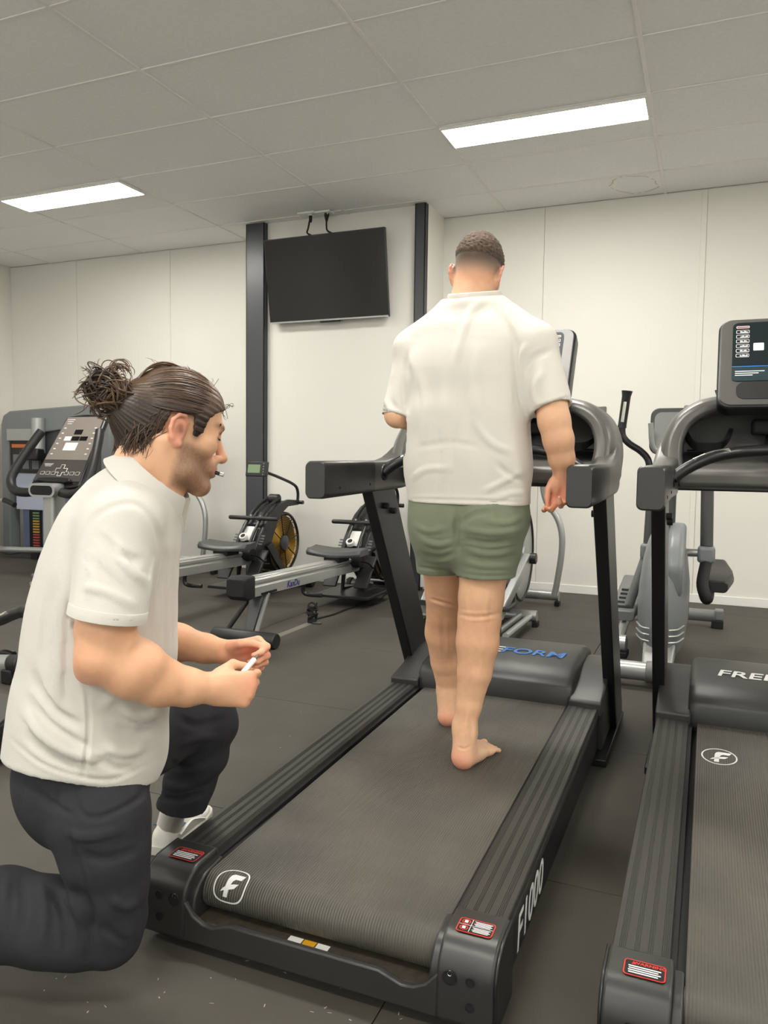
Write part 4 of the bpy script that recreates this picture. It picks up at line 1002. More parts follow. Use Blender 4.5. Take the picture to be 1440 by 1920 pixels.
    def mesh(s, smooth=2):
        D = s.d; D = np.pad(D, 1, constant_values=1.0); lo = s.lo-s.h; ins = D < 0
        nx, ny, nz = D.shape
        c = [ins[i:nx-1+i, j:ny-1+j, k:nz-1+k] for i in (0, 1) for j in (0, 1) for k in (0, 1)]
        cnt = sum(x.astype(np.int8) for x in c); act = (cnt > 0) & (cnt < 8)
        ijk = np.argwhere(act); idx = -np.ones(act.shape, np.int64); idx[act] = np.arange(len(ijk))
        pos = np.zeros((len(ijk), 3)); num = np.zeros(len(ijk))
        offs = np.array([(i, j, k) for i in (0, 1) for j in (0, 1) for k in (0, 1)])
        for a in range(8):
            for ax in range(3):
                if offs[a][ax]: continue
                o0 = offs[a]; o1 = o0.copy(); o1[ax] = 1
                p0 = ijk+o0; p1 = ijk+o1; d0 = D[p0[:, 0], p0[:, 1], p0[:, 2]]; d1 = D[p1[:, 0], p1[:, 1], p1[:, 2]]
                m = (d0 < 0) != (d1 < 0); t = d0[m]/(d0[m]-d1[m]); q = p0[m].astype(float); q[:, ax] += t; pos[m] += q; num[m] += 1
        V = lo+s.h*(pos/num[:, None]); F = []
        for ax in range(3):
            sl0 = [slice(None)]*3; sl1 = [slice(None)]*3; sl0[ax] = slice(0, -1); sl1[ax] = slice(1, None)
            ch = ins[tuple(sl0)] != ins[tuple(sl1)]; e = np.argwhere(ch); b, cc = (ax+1) % 3, (ax+2) % 3
            ok = (e[:, b] > 0) & (e[:, cc] > 0) & (e[:, b] < D.shape[b]-1) & (e[:, cc] < D.shape[cc]-1); e = e[ok]
            def cell(db, dc): q = e.copy(); q[:, b] -= db; q[:, cc] -= dc; return idx[q[:, 0], q[:, 1], q[:, 2]]
            quad = np.stack([cell(1, 1), cell(0, 1), cell(0, 0), cell(1, 0)], 1)
            flip = ~ins[e[:, 0], e[:, 1], e[:, 2]]; quad[flip] = quad[flip][:, ::-1]; F.append(quad)
        F = np.concatenate(F); F = F[(F >= 0).all(1)]
        for _ in range(smooth): V = lap(V, F, .5)
        return V, F
def lap(V, F, w):
    S = np.zeros_like(V); n = np.zeros(len(V))
    for a, b in ((0, 1), (1, 2), (2, 3), (3, 0)):
        np.add.at(S, F[:, a], V[F[:, b]]); np.add.at(S, F[:, b], V[F[:, a]]); np.add.at(n, F[:, a], 1); np.add.at(n, F[:, b], 1)
    return V+w*(S/np.maximum(n, 1)[:, None]-V)
def vnormals(V, F):
    fn = np.cross(V[F[:, 2]]-V[F[:, 0]], V[F[:, 3]]-V[F[:, 1]]); N = np.zeros_like(V)
    for a in range(4): np.add.at(N, F[:, a], fn)
    return N/(np.linalg.norm(N, axis=1)[:, None]+1e-12)
def seg_dist(V, pts):
    best = np.full(len(V), 9.9); tt = np.zeros(len(V)); n = len(pts)-1
    for i in range(n):
        a, b = np.array(pts[i], float), np.array(pts[i+1], float); ab = b-a; t = np.clip(((V-a)@ab)/(ab@ab+1e-12), 0, 1); d = np.linalg.norm(V-a-t[:, None]*ab, axis=1)
        m = d < best; best[m] = d[m]; tt[m] = (i+t[m])/n
    return best, tt
def folds(V, F, L):                                # L: (points, width, amplitude): ridge (+) or crease (-) fading at both ends
    N = vnormals(V, F); off = np.zeros(len(V))
    for pts, w_, amp in L:
        pts = [tuple(p) for p in smooth_path(pts, 5)] if len(pts) > 2 else [tuple(p) for p in pts]
        d, t = seg_dist(V, pts); fade = np.clip(np.minimum(t, 1-t)*5, 0, 1); g = np.exp(-(d/w_)**2)-.45*np.exp(-((d-1.9*w_)/w_)**2)
        off += amp*fade*g
    return V+N*off[:, None]
def folds2(V, F, L, dmax=99.0):                      # creases traced on the visible side: (pixel polyline, width m, amplitude m)
    N = vnormals(V, F); R3 = np.array([npv(CR), npv(CU), npv(CF)]); q = (V-np.array((0, 0, EYE)))@R3.T
    uv = np.stack([720+FPX*q[:, 0]/q[:, 2], 960-FPX*q[:, 1]/q[:, 2]], 1); vd = (V-np.array((0, 0, EYE))); vd /= np.linalg.norm(vd, axis=1)[:, None]
    facing = sstep(.05, .45, -(N*vd).sum(1))*(q[:, 2] < dmax); sc = q[:, 2]/FPX; off = np.zeros(len(V))
    for pts, w_, amp in L:
        P = [(p.x, p.y) for p in smooth_path([(a, b, 0) for a, b in pts], 5)] if len(pts) > 2 else pts
        d, t = seg_dist(uv, P); d = d*sc; fade = np.clip(np.minimum(t, 1-t)*4+.08, 0, 1); off += amp*fade*(np.exp(-(d/w_)**2)-.40*np.exp(-((d-1.9*w_)/w_)**2))
    return V+N*(off*facing)[:, None]
def waves(V, F, amp, freq, axis, warp=.5, seed=0.0):  # soft irregular cloth ripples along an axis
    N = vnormals(V, F); a = np.array(axis, float); a /= np.linalg.norm(a); s = V@a
    q = V*7.0+seed; wob = np.sin(q[:, 0]*1.3+q[:, 1]*.7)+np.sin(q[:, 1]*1.1-q[:, 2]*.9+1.7)+np.sin(q[:, 2]*1.5+q[:, 0]*.6+.4)
    m = .5+.5*np.sin(q[:, 0]*.8+q[:, 2]*1.1+2.0*seed)*np.sin(q[:, 1]*.9+1.3)
    return V+N*(amp*m*np.sin(s*freq+wob*warp*2.2))[:, None]
def np_obj(name, parts, m, parent, base, colors=None, subd=0, smooth=True):
    """parts: list of (V, F) joined in one mesh object, placed relative to base"""
    Vs, Fs, o = [], [], 0
    for V, F in parts: Vs.append(V); Fs.append(F+o); o += len(V)
    V = np.concatenate(Vs)-np.array(base); F = np.concatenate(Fs)
    me = bpy.data.meshes.new(name); me.vertices.add(len(V)); me.vertices.foreach_set('co', V.astype(np.float32).ravel())
    me.loops.add(F.size); me.loops.foreach_set('vertex_index', F.astype(np.int32).ravel())
    me.polygons.add(len(F)); me.polygons.foreach_set('loop_start', np.arange(0, F.size, 4, dtype=np.int32))
    me.update(calc_edges=True); me.validate()
    if colors is not None:
        ca = me.color_attributes.new('Col', 'FLOAT_COLOR', 'POINT'); c = np.ones((len(V), 4), np.float32); c[:, :3] = np.concatenate(colors); ca.data.foreach_set('color', c.ravel())
    me.materials.append(m); me.shade_smooth()
    ob = bpy.data.objects.new(name, me); COL.objects.link(ob); ob.parent = parent
    if subd: md = ob.modifiers.new('sub', 'SUBSURF'); md.levels = subd; md.render_levels = subd
    return ob
def npv(v): return np.array((v.x, v.y, v.z))
def mix(c0, c1, t): t = np.clip(t, 0, 1)[:, None]; return c0*(1-t)+c1*t
def sstep(a, b, x): t = np.clip((x-a)/(b-a), 0, 1); return t*t*(3-2*t)

# ---- anatomy blocks, all given in a local frame (M: 4x4, columns = local axes)
class Loc:
    def __init__(s, vol, M, sc=1.0): s.v = vol; s.M = np.array(M, float); s.sc = sc
    def p(s, q): return s.M[:3, 3]+s.M[:3, :3]@(np.array(q, float)*s.sc)
    def cone(s, a, b, ra, rb, k=.012, mode='add', flat=None):
        f = (s.M[:3, :3]@np.array(flat[0], float), flat[1]) if flat else None
        s.v.cone(s.p(a), s.p(b), ra*s.sc, rb*s.sc, k*s.sc, mode, f)
    def ell(s, c, r, k=.012, mode='add', rot=None):
        A = s.M[:3, :3].T
        if rot is not None: A = np.array(rot, float)@A
        s.v.ell(s.p(c), np.array(r)*s.sc, A, k*s.sc, mode)
def head_sdf(L, neck=((-.035, 0, -.05), (-.055, 0, -.17), .056, .060)):
    """x forward, y left, z up; origin between the ear holes"""
    L.ell((-.008, 0, .050), (.099, .078, .092), .01)
    L.ell((.035, 0, .030), (.060, .066, .080), .03)
    L.ell((.042, 0, -.042), (.046, .050, .062), .03)
    for s in (-1, 1):
        L.cone((.0, s*.056, -.030), (.028, s*.048, -.078), .020, .019, .025)
        L.cone((.028, s*.048, -.078), (.082, s*.010, -.100), .019, .020, .02)
        L.ell((.060, s*.043, -.008), (.030, .024, .024), .025)
    L.ell((.086, 0, -.098), (.020, .024, .019), .015)
    L.cone((.088, -.038, .036), (.088, .038, .036), .012, .012, .02)
    for s in (-1, 1):
        L.ell((.101, s*.033, .013), (.019, .019, .014), .016, 'sub')
        L.ell((.0795, s*.032, .013), (.0135, .0135, .0125), .004)
        L.cone((.090, s*.016, .019), (.082, s*.049, .017), .0045, .004, .008)
    L.cone((.094, 0, .024), (.121, 0, -.020), .0095, .0115, .012)
    L.ell((.120, 0, -.024), (.0125, .0120, .0110), .008)
    for s in (-1, 1): L.ell((.107, s*.0135, -.028), (.011, .0075, .0085), .006); L.ell((.114, s*.007, -.037), (.004, .004, .004), .004, 'sub')
    L.ell((.090, 0, -.052), (.020, .030, .022), .018)
    L.cone((.106, -.012, -.0545), (.106, .012, -.0545), .0062, .0062, .006)
    L.cone((.104, -.011, -.0665), (.104, .011, -.0665), .0075, .0075, .006)
    for s in (-1, 1): L.cone((.106, s*.010, -.0548), (.094, s*.026, -.060), .0058, .003, .006); L.cone((.104, s*.010, -.0662), (.094, s*.025, -.061), .0066, .003, .006)
    L.cone((.112, -.02, -.0605), (.112, .02, -.0605), .0042, .0042, .003, 'sub')
    # ears
    for s in (-1, 1):
        t = s
        L.ell((-.012, s*.080, .004), (.020, .0085, .032), .006, rot=((.96, -.28*t, -.10), (.27*t, .96, 0), (.10, 0, .99)))
        L.ell((-.008, s*.094, .000), (.012, .014, .018), .004, 'sub')
        pts = [(.004, .080, .022), (-.006, .088, .034), (-.020, .092, .032), (-.031, .093, .018), (-.032, .091, .0), (-.024, .087, -.018), (-.012, .082, -.028), (-.002, .079, -.028)]
        for a, b in zip(pts[:-1], pts[1:]): L.cone((a[0], s*a[1], a[2]), (b[0], s*b[1], b[2]), .0045, .0045, .004)
        L.ell((-.006, s*.080, -.028), (.008, .005, .010), .005)
    L.cone(neck[0], neck[1], neck[2], neck[3], .03)
def rot_y(a): c, s = math.cos(a), math.sin(a); return np.array(((c, 0, s), (0, 1, 0), (-s, 0, c)))
def hand_sdf(L, curl, spread=(.10, .03, -.04, -.12), thumb=((.022, .034, -.006), (.052, .058, -.022), (.080, .066, -.034), (.102, .064, -.042)), palm_k=.014):
    """x to fingertips, y to the thumb side, z back of the hand; curl: 4 x 3 joint angles (deg)"""
    L.ell((.012, 0, 0), (.030, .030, .020), .02)
    L.cone((.02, .016, 0), (.082, .026, .002), .019, .0155, palm_k, flat=((0, 0, 1), .85))
    L.cone((.02, .004, 0), (.086, .008, .003), .020, .0155, palm_k, flat=((0, 0, 1), .85))
    L.cone((.02, -.008, 0), (.082, -.010, .002), .020, .015, palm_k, flat=((0, 0, 1), .85))
    L.cone((.02, -.018, -.002), (.074, -.028, -.001), .019, .0140, palm_k, flat=((0, 0, 1), .85))
    L.ell((.035, .022, -.012), (.030, .018, .015), .012)
    L.ell((.040, -.022, -.010), (.034, .015, .013), .012)
    base = [(.088, .030, .002), (.092, .009, .004), (.088, -.012, .003), (.079, -.031, .0)]
    lens = [(.042, .026, .021), (.047, .030, .022), (.043, .028, .021), (.034, .021, .019)]
    tips = []
    for i in range(4):
        p = np.array(base[i]); a = 0.0; sp = spread[i]
        for j in range(3):
            a += math.radians(curl[i][j]); d = np.array((math.cos(a)*math.cos(sp), math.sin(sp)*max(.2, math.cos(a)), -math.sin(a))); d /= np.linalg.norm(d)
            q = p+d*lens[i][j]; r0 = (.0098, .0088, .0078)[j]-(.0010 if i == 3 else 0); r1 = (.0090, .0080, .0066)[j]-(.0010 if i == 3 else 0)
            L.cone(p, q, r0, r1, .0045 if j else .008)
            if j < 2: L.ell(q, (.0094-.001*j,)*3, .004)
            p = q
        tips.append(p)
    for j in range(3): L.cone(thumb[j], thumb[j+1], (.0150, .0112, .0098)[j], (.0115, .0102, .0078)[j], .008 if j == 0 else .005)
    return tips
def foot_sdf(L, side):
    """barefoot: x to the toes, y left, z up, origin under the heel centre; side +1 = left foot (big toe at -y), -1 = right"""
    s = -side                                            # big toe side sign in y
    L.ell((.012, 0, .030), (.036, .031, .032), .012)
    L.cone((.015, 0, .028), (.10, s*-.012, .026), .028, .026, .03)
    L.cone((.05, s*.010, .050), (.17, s*.022, .026), .030, .022, .03)
    L.cone((.06, s*-.012, .036), (.165, s*-.026, .020), .026, .018, .03)
    L.ell((.166, s*-.004, .020), (.034, .048, .019), .02)
    toes = [(.188, .030, .245, .030, .0135), (.192, .010, .238, .010, .0095), (.188, -.008, .230, -.009, .009), (.180, -.025, .221, -.030, .009), (.172, -.040, .207, -.050, .0095)]
    for x0, y0, x1, y1, r in toes:
        L.cone((x0, s*y0, .018), ((x0+x1)/2, s*(y0+y1)/2, .019), r, r*.95, .004); L.cone(((x0+x1)/2, s*(y0+y1)/2, .019), (x1, s*y1, r+.001), r*.95, r, .004)
    L.cone((.022, 0, .05), (.030, 0, .12), .030, .034, .03)
    for y, z in ((s*.031, .075), (-s*.031, .066)): L.ell((.036, y, z), (.013, .010, .015), .012)
# ================================================================== people: shared materials
M_SKIN = mat('skin', (205, 160, 130), 0.48, attr='Col', vary=.035, vscale=60, bump=.10, bscale=420, sss=.12, spec=.4)
M_HAIRF = mat('short_hair', (62, 50, 42), 0.75, attr='Col', bump=.6, bscale=900, vary=.25, vscale=700)
M_TEE = mat('white_cotton', (212, 207, 200), 0.85, bump=.30, bscale=850, sheen=.15, spec=.2)
M_SHORT = mat('sage_cotton', (120, 127, 106), 0.85, bump=.35, bscale=900, vary=.05, vscale=30, sheen=.15, spec=.2)
SK = np.array(lin((228, 182, 148))); SKR = np.array(lin((222, 150, 128))); SKD = np.array(lin((204, 152, 118)))
def depth_of(p): return (p-Vector((0, 0, EYE))).dot(CF)
def pr(px, p): return px*depth_of(Vector(p))/FPX                      # pixels -> metres at a point
def skin_cols(V, tint=None, spots=(), seed=0.0):
    q = V*9+seed; n = .5+.25*np.sin(q[:, 0]*1.7+q[:, 2])+.25*np.sin(q[:, 1]*2.1-q[:, 2]*1.3+1)
    c = mix(SK if tint is None else tint, SKD, n*.22)
    for p, r, col, s in spots: c = mix(c, np.array(lin(col)), s*np.exp(-(np.linalg.norm(V-np.array(p), axis=1)/r)**2))
    return c
def frame_np(o, x, y):
    x = np.array(x, float); x /= np.linalg.norm(x); y = np.array(y, float); y -= x*(x@y); y /= np.linalg.norm(y); z = np.cross(x, y)
    M = np.eye(4); M[:3, 0], M[:3, 1], M[:3, 2], M[:3, 3] = x, y, z, np.array(o, float); return M

# ================================================================== the walking man
def walker():
    def J(u, v, y): return npv(at_y(u, v, y))
    deckz = lambda y: deck_z(y-1.48)-.012
    hr = npv(at_z(865, 1434, deckz(2.38)+.012)); hl = npv(at_z(838, 1355, deckz(2.74)+.012))
    base = Vector(((hr[0]+hl[0])/2, (hr[1]+hl[1])/2, deckz(2.5)))
    T = empty('person', base); B = npv(base)
    body, cols = [], []
    # ---- legs
    for side, heel, toe_px, pts in (
        (-1, hr, (914, 1400), [(918, 1000, 2.47, 52), (907, 1070, 2.465, 45), (902, 1120, 2.46, 42), (899, 1160, 2.455, 40), (896, 1205, 2.445, 39), (890, 1260, 2.435, 32), (879, 1320, 2.425, 24), (870, 1362, 2.42, 18.5)]),
        (1, hl, (850, 1330), [(824, 1000, 2.50, 46), (830, 1060, 2.55, 38), (833, 1110, 2.61, 36), (833, 1150, 2.65, 33), (831, 1187, 2.69, 33), (835, 1240, 2.73, 27), (838, 1290, 2.76, 18.5), (840, 1314, 2.77, 15)])):
        lo = np.minimum.reduce([J(*q[:3]) for q in pts]+[heel])-.13; hi = np.maximum.reduce([J(*q[:3]) for q in pts]+[heel])+np.array((.2, .3, .1))
        lo[2] = heel[2]-.02
        v = Vol(lo, hi, .0033)
        P = [(J(u, vv, y), pr(px, J(u, vv, y))) for u, vv, y, px in pts]
        for (a, ra), (b, rb) in zip(P[:-1], P[1:]): v.cone(a, b, ra, rb, .01)
        # calf and knee-pit shaping
        k0, k1 = P[3][0], P[5][0]
        v.ell(P[4][0]+np.array((-.014*side*-1, -.012, .01)), (.040, .040, .075), k=.03); v.ell(P[4][0]+np.array((.014*side*-1, -.010, .02)), (.036, .036, .065), k=.03)
        zc = heel[2]
        tz = npv(at_z(*toe_px, zc)); fd = tz-heel; fd[2] = 0
        if side > 0: fd = np.array((-.08, 1, 0))
        fdn = fd/np.linalg.norm(fd); heel = heel+fdn*.006
        L = Loc(v, frame_np((heel[0], heel[1], zc-.012), fd, np.cross((0, 0, 1), fd)), .90)
        foot_sdf(L, side)
        an = L.p((.030, 0, .12)); v.cone(an, P[-1][0], .031, P[-1][1], .02); v.cone(L.p((.006, 0, .040)), P[-1][0], .029, P[-1][1], .02)
        v.cone(L.p((-.004, 0, .045)), P[-2][0]+np.array((0, -.010, -.02)), .023, .026, .03)     # achilles
        V, F = v.mesh(1)
        heel_p = L.p((-.02, 0, .03)); sp = [(heel_p, .035, (228, 140, 122), .75), (L.p((.0, 0, .02)), .03, (226, 150, 126), .5), (L.p((.23, 0, .01)), .05, (230, 168, 146), .5), (P[3][0]+np.array((0, -.04, .0)), .05, (196, 138, 110), .4)]
        sp.append((L.p((.11, 0, .05)), .08, (226, 194, 166), .6))
        c = skin_cols(V, None, sp, side)
        c = mix(c, np.array(lin((196, 146, 112))), .35*np.exp(-((V[:, 2]-.62)/.16)**2))
        if side < 0: V = folds2(V, F, [([(858, 1152), (895, 1157), (942, 1150)], .006, -.003), ([(880, 1110), (884, 1140), (880, 1165)], .010, -.003), ([(915, 1110), (912, 1140), (914, 1165)], .010, .003), ([(858, 1400), (870, 1404), (884, 1398)], .004, -.002), ([(876, 1330), (872, 1370), (866, 1400)], .006, .003), ([(885, 1335), (884, 1370), (882, 1395)], .006, -.003), ([(893, 1180), (896, 1230), (890, 1270)], .012, -.003)])
        else: V = folds2(V, F, [([(806, 1122), (830, 1130), (860, 1138)], .005, -.004), ([(830, 1150), (831, 1190), (833, 1230)], .010, -.003)])
        body.append((V, F)); cols.append(c)
    # ---- right arm (hangs, palm turned back) and left upper arm / elbow
    sh, el, wr = J(1008, 655, 2.48), J(1046, 822, 2.43), J(1056, 888, 2.47)
    v = Vol(np.minimum.reduce([sh, el, wr])-np.array((.14, .14, .26)), np.maximum.reduce([sh, el, wr])+np.array((.12, .14, .08)), .0035)
    P = [(sh, .046), (J(1032, 745, 2.45), .050), (J(1039, 790, 2.44), .0495), (J(1047, 825, 2.44), .047), (J(1053, 860, 2.455), .040), (J(1057, 886, 2.47), .031), (J(1056, 900, 2.475), .029)]
    for (a, ra), (b, rb) in zip(P[:-1], P[1:]): v.cone(a, b, ra, rb, .012)
    wr = J(1057, 893, 2.472)
    L = Loc(v, frame_np(wr, npv(-CU)*1.0+npv(CR)*-.10+npv(CF)*.10, npv(CR)*-.95+npv(CU)*-.05+npv(CF)*.25), .92)
    # fingertips sweep toward the thigh and forward, palm to the camera
    hand_sdf(L, ((38, 42, 26), (50, 40, 25), (70, 52, 30), (78, 55, 30)), spread=(.55, .60, .66, .72), thumb=((.022, .034, -.010), (.050, .046, -.022), (.076, .046, -.026), (.100, .042, -.028)))
    V, F = v.mesh(2); c = skin_cols(V, None, [(L.p((.05, .0, -.02)), .06, (222, 142, 118), .7), (L.p((.11, .04, -.05)), .05, (224, 140, 118), .6)], 3.0)
    c = mix(c, np.array(lin((176, 128, 98))), .45*np.exp(-((V[:, 2]-(el[2]+wr[2])/2)/.09)**2))
    body.append((V, F)); cols.append(c)
    sh, el, wr = J(778, 665, 2.50), J(745, 778, 2.43), J(800, 800, 2.72)
    v = Vol(np.minimum.reduce([sh, el, wr])-.12, np.maximum.reduce([sh, el, wr])+np.array((.12, .30, .1)), .004)
    v.cone(sh, el, .046, .040, .01); v.cone(el, wr, .041, .031, .02)
    L = Loc(v, frame_np(wr, (.55, .8, -.1), (-.1, .2, 1)), .92); hand_sdf(L, ((40, 40, 25),)*4)
    V, F = v.mesh(2); body.append((V, F)); cols.append(skin_cols(V, None, [], 5.0))
    # ---- torso core (under the clothes)
    v = Vol((-1.2, 2.2, .75), (-.40, 2.78, 1.85), .008)
    X = (1, 0, 0)
    v.etube([(J(885, 620, 2.5), X, .17, .085), (J(873, 700, 2.5), X, .165, .10), (J(876, 860, 2.48), X, .165, .10), (J(872, 960, 2.48), X, .165, .105), (J(868, 1010, 2.48), X, .15, .10)], .03)
    v.cone(J(880, 590, 2.51), J(790, 650, 2.5), .05, .05, .03); v.cone(J(905, 588, 2.51), J(990, 640, 2.49), .05, .05, .03)
    V, F = v.mesh(2); body.append((V, F)); cols.append(skin_cols(V))
    # ---- head
    o = J(894, 519, 2.56); fwd = np.array((-.05, 1, -.14)); up = np.array((.11, .14, 1)); left = np.cross(up, fwd)
    v = Vol(o-np.array((.14, .16, .26)), o+np.array((.14, .18, .19)), .0028)
    L = Loc(v, frame_np(o, fwd, left), .965)
    head_sdf(L, neck=((-.020, 0, -.04), (-.045, 0, -.19), .068, .074))
    V, F = v.mesh(2)
    R_ = L.M[:3, :3]; loc = (V-o)@R_
    c = skin_cols(V, np.array(lin((216, 174, 144))), [], 2.0)
    # faded haircut: skin at the nape, stubble shade upward, and a dark beard edge along the jaw
    zz = loc[:, 2]-.02*np.cos(loc[:, 0]*12); back = sstep(.075, .03, loc[:, 0])
    fade = sstep(-.065, .005, zz)*back; c = mix(c, np.array(lin((152, 130, 114))), fade*.9); c = mix(c, np.array(lin((74, 58, 49))), sstep(-.014, .032, zz)*back*.95)
    c = mix(c, np.array(lin((222, 158, 122))), .6*np.exp(-((loc[:, 2]+.03)/.03)**2)*sstep(.0, -.05, loc[:, 0]))
    ear = (np.abs(loc[:, 1]) > .081) & (np.abs(loc[:, 2]) < .05); c[ear] = mix(c[ear], np.array(lin((224, 150, 130))), np.full(ear.sum(), .75))
    beard = sstep(-.030, -.055, loc[:, 2])*sstep(.012, .03, loc[:, 0]); c = mix(c, np.array(lin((48, 38, 32))), beard*.9)
    eye = np.exp(-((loc[:, 0]-.088)/.012)**2-((np.abs(loc[:, 1])-.032)/.012)**2-((loc[:, 2]-.013)/.008)**2); c = mix(c, np.array(lin((40, 32, 28))), eye)
    body.append((V, F)); cols.append(c)
    np_obj('body', body, M_SKIN, T, B, cols)
    # ---- cropped hair: cap over the crown with a ragged fade line
    v = Vol(o-np.array((.14, .14, .02)), o+np.array((.14, .16, .20)), .0028); L = Loc(v, frame_np(o, fwd, left), .965)
    L.ell((-.006, 0, .052), (.1055, .0835, .1005), .01); L.ell((.035, 0, .05), (.064, .069, .076), .03)
    nrm = R_@np.array((.15, 0, -1.0)); v.cut(L.p((-.09, 0, .006)), nrm); v.cut(L.p((.098, 0, .07)), R_@np.array((1, 0, -.35)))
    V, F = v.mesh(1); N = vnormals(V, F); loc = (V-o)@R_
    thin = sstep(.072, .022, loc[:, 2]+.10*np.maximum(0, loc[:, 0])); V = V-N*(.0080*thin)[:, None]
    q = V*210; rough = np.sin(q[:, 0]*1.1+np.sin(q[:, 1]*.8)*2)*np.sin(q[:, 1]*1.3+np.sin(q[:, 2])*2)*np.sin(q[:, 2]*1.2+q[:, 0]*.5)
    V = V+N*((.0022*(1-thin)+.0004)*rough)[:, None]
    c = mix(np.repeat(np.array(lin((56, 43, 36)))[None], len(V), 0), np.array(lin((128, 106, 88))), np.clip(.30*(1-thin)*(1+rough), 0, 1))
    c = mix(c, np.array(lin((150, 126, 110))), sstep(.052, .018, loc[:, 2]+.13*np.maximum(0, loc[:, 0]))*.95)
    np_obj('hair', [(V, F)], M_HAIRF, T, B, [c])
    # ---- T-shirt
    v = Vol((-1.25, 2.2, 1.02), (-.30, 2.78, 1.86), .005)
    v.etube([(J(890, 598, 2.515), X, .110, .070), (J(888, 622, 2.51), X, .155, .092), (J(885, 652, 2.50), X, .188, .112), (J(877, 705, 2.49), X, .203, .128), (J(874, 790, 2.475), X, .200, .132), (J(876, 865, 2.47), X, .203, .135), (J(879, 985, 2.465), X, .203, .135)], .03, e=2.5)
    v.cone(J(880, 578, 2.52), J(772, 655, 2.50), .052, .066, .04); v.cone(J(906, 576, 2.52), J(1003, 643, 2.49), .052, .066, .04)
    v.cone(J(778, 662, 2.50), J(741, 796, 2.425), .068, .053, .025); v.cone(J(1000, 648, 2.49), J(1040, 790, 2.44), .074, .0655, .025)
    # neck opening, hem and sleeve ends
    nb = npv(at_y(891, 550, 2.455)); nc = np.array((at_y(889, 550, 2.53).x, 2.533, nb[2]))
    v.ell(nc-np.array((0, .004, .034)), (.100, .098, .052), k=.04)
    v.cone(nc+np.array((0, .012, -.03)), nc+np.array((0, .0, .10)), .070, .078, .006, 'sub'); v.cut(nc+np.array((0, 0, .006)), (0, -.22, 1))
    v.cut(J(880, 948, 2.33), (-.01, .0, -1))
    for a, b, r in ((J(1000, 648, 2.49), J(1036.5, 766, 2.445), .052), (J(778, 662, 2.50), J(742, 784, 2.43), .044)):
        d = (b-a)/np.linalg.norm(b-a); X3 = v.ax[0][:, None, None], v.ax[1][None, :, None], v.ax[2][None, None, :]
        pl = sum((X3[i]-b[i])*d[i] for i in range(3)); rad_ = np.sqrt(np.maximum(sum((X3[i]-b[i])**2 for i in range(3))-pl**2, 0)); near = (rad_ < r+.026) & (pl < .12)
        v.d = np.where(near, np.maximum(v.d, pl), v.d).astype(np.float32)
        v.cone(b-d*.05, b+d*.06, r, r+.006, .004, 'sub')
    V, F = v.mesh(2)
    G = lambda u, vv: (u, vv)
    fl = [([G(905, 560), G(880, 590), G(862, 640), G(850, 700)], .016, .007), ([G(925, 570), G(945, 600), G(962, 640), G(967, 700), G(972, 770)], .014, -.008), ([G(990, 640), G(972, 680), G(975, 730)], .012, .008),
          ([G(1035, 655), G(1000, 672), G(985, 700)], .012, -.007), ([G(1020, 690), G(1002, 730), G(1010, 770)], .014, .006), ([G(760, 670), G(768, 720), G(764, 780)], .014, -.008), ([G(790, 700), G(800, 760), G(795, 850)], .02, .005),
          ([G(840, 690), G(832, 780), G(838, 860), G(830, 930)], .022, .006), ([G(900, 640), G(890, 720), G(893, 800)], .022, .005), ([G(880, 780), G(920, 830), G(965, 850)], .014, .005), ([G(780, 840), G(840, 830), G(900, 838)], .012, -.004),
          ([G(985, 880), G(940, 905), G(900, 925)], .012, .005), ([G(985, 905), G(955, 890), G(930, 870)], .012, -.005), ([G(770, 900), G(800, 880), G(850, 878)], .012, .004), ([G(985, 925), G(960, 925), G(930, 935)], .010, .004), ([G(870, 720), G(868, 780), G(862, 850)], .02, -.004),
          ([G(735, 680), G(728, 730), G(722, 770)], .014, .006), ([G(745, 770), G(730, 745), G(735, 700)], .012, -.005)]
    V = folds2(V, F, fl); V = waves(V, F, .0022, 42, (1, 0, .35), .5, 1.0); V = lap(V, F, .3)
    V = folds2(V, F, [([(755, 936), (830, 937), (905, 939), (1000, 943)], .0045, -.003), ([(996, 768), (1030, 757), (1075, 742)], .0045, -.003), ([(705, 768), (735, 774), (770, 786)], .0045, -.003), ([(975, 640), (968, 690), (974, 740), (984, 778)], .006, -.004), ([(764, 655), (760, 710), (766, 780)], .006, -.004)])
    tee = np_obj('t_shirt', [(V, F)], M_TEE, T, B)
    ring = []
    for k in range(40):
        a = 2*math.pi*k/40; ring.append(Vector(nc+np.array((.085*math.cos(a), .085*math.sin(a), .010+.0185*math.sin(a))))-base)
    MB().tube(ring, .0085, 8, closed=True, squash=(.62, 1.3), up=(0, 0, 1)).build('collar', M_TEE, tee)
    # stitched hems as thin raised seams following the cloth edge
    # ---- shorts
    v = Vol((-1.12, 2.2, .70), (-.45, 2.75, 1.2), .005)
    v.etube([(J(878, 920, 2.47), X, .178, .110), (J(878, 945, 2.47), X, .184, .118), (J(878, 965, 2.47), X, .191, .127), (J(874, 1000, 2.475), X, .186, .128)], .03, e=2.3)
    v.ell(J(915, 985, 2.40), (.085, .07, .085), k=.05); v.ell(J(828, 985, 2.42), (.082, .07, .085), k=.05)
    v.etube([(J(920, 985, 2.475), X, .100, .118), (J(910, 1105, 2.455), X, .094, .098)], .03); v.etube([(J(823, 985, 2.495), X, .088, .115), (J(826, 1095, 2.545), X, .076, .092)], .03)
    v.cone(J(864, 1010, 2.30), J(863, 1110, 2.34), .003, .008, .03, 'sub'); v.cone(J(858, 930, 2.33), J(858, 1000, 2.325), .004, .006, .03, 'sub')
    a = J(910, 1087, 2.40); pl_n = np.array((.0, -.05, -1.0)); X3 = v.ax[0][:, None, None], v.ax[1][None, :, None], v.ax[2][None, None, :]
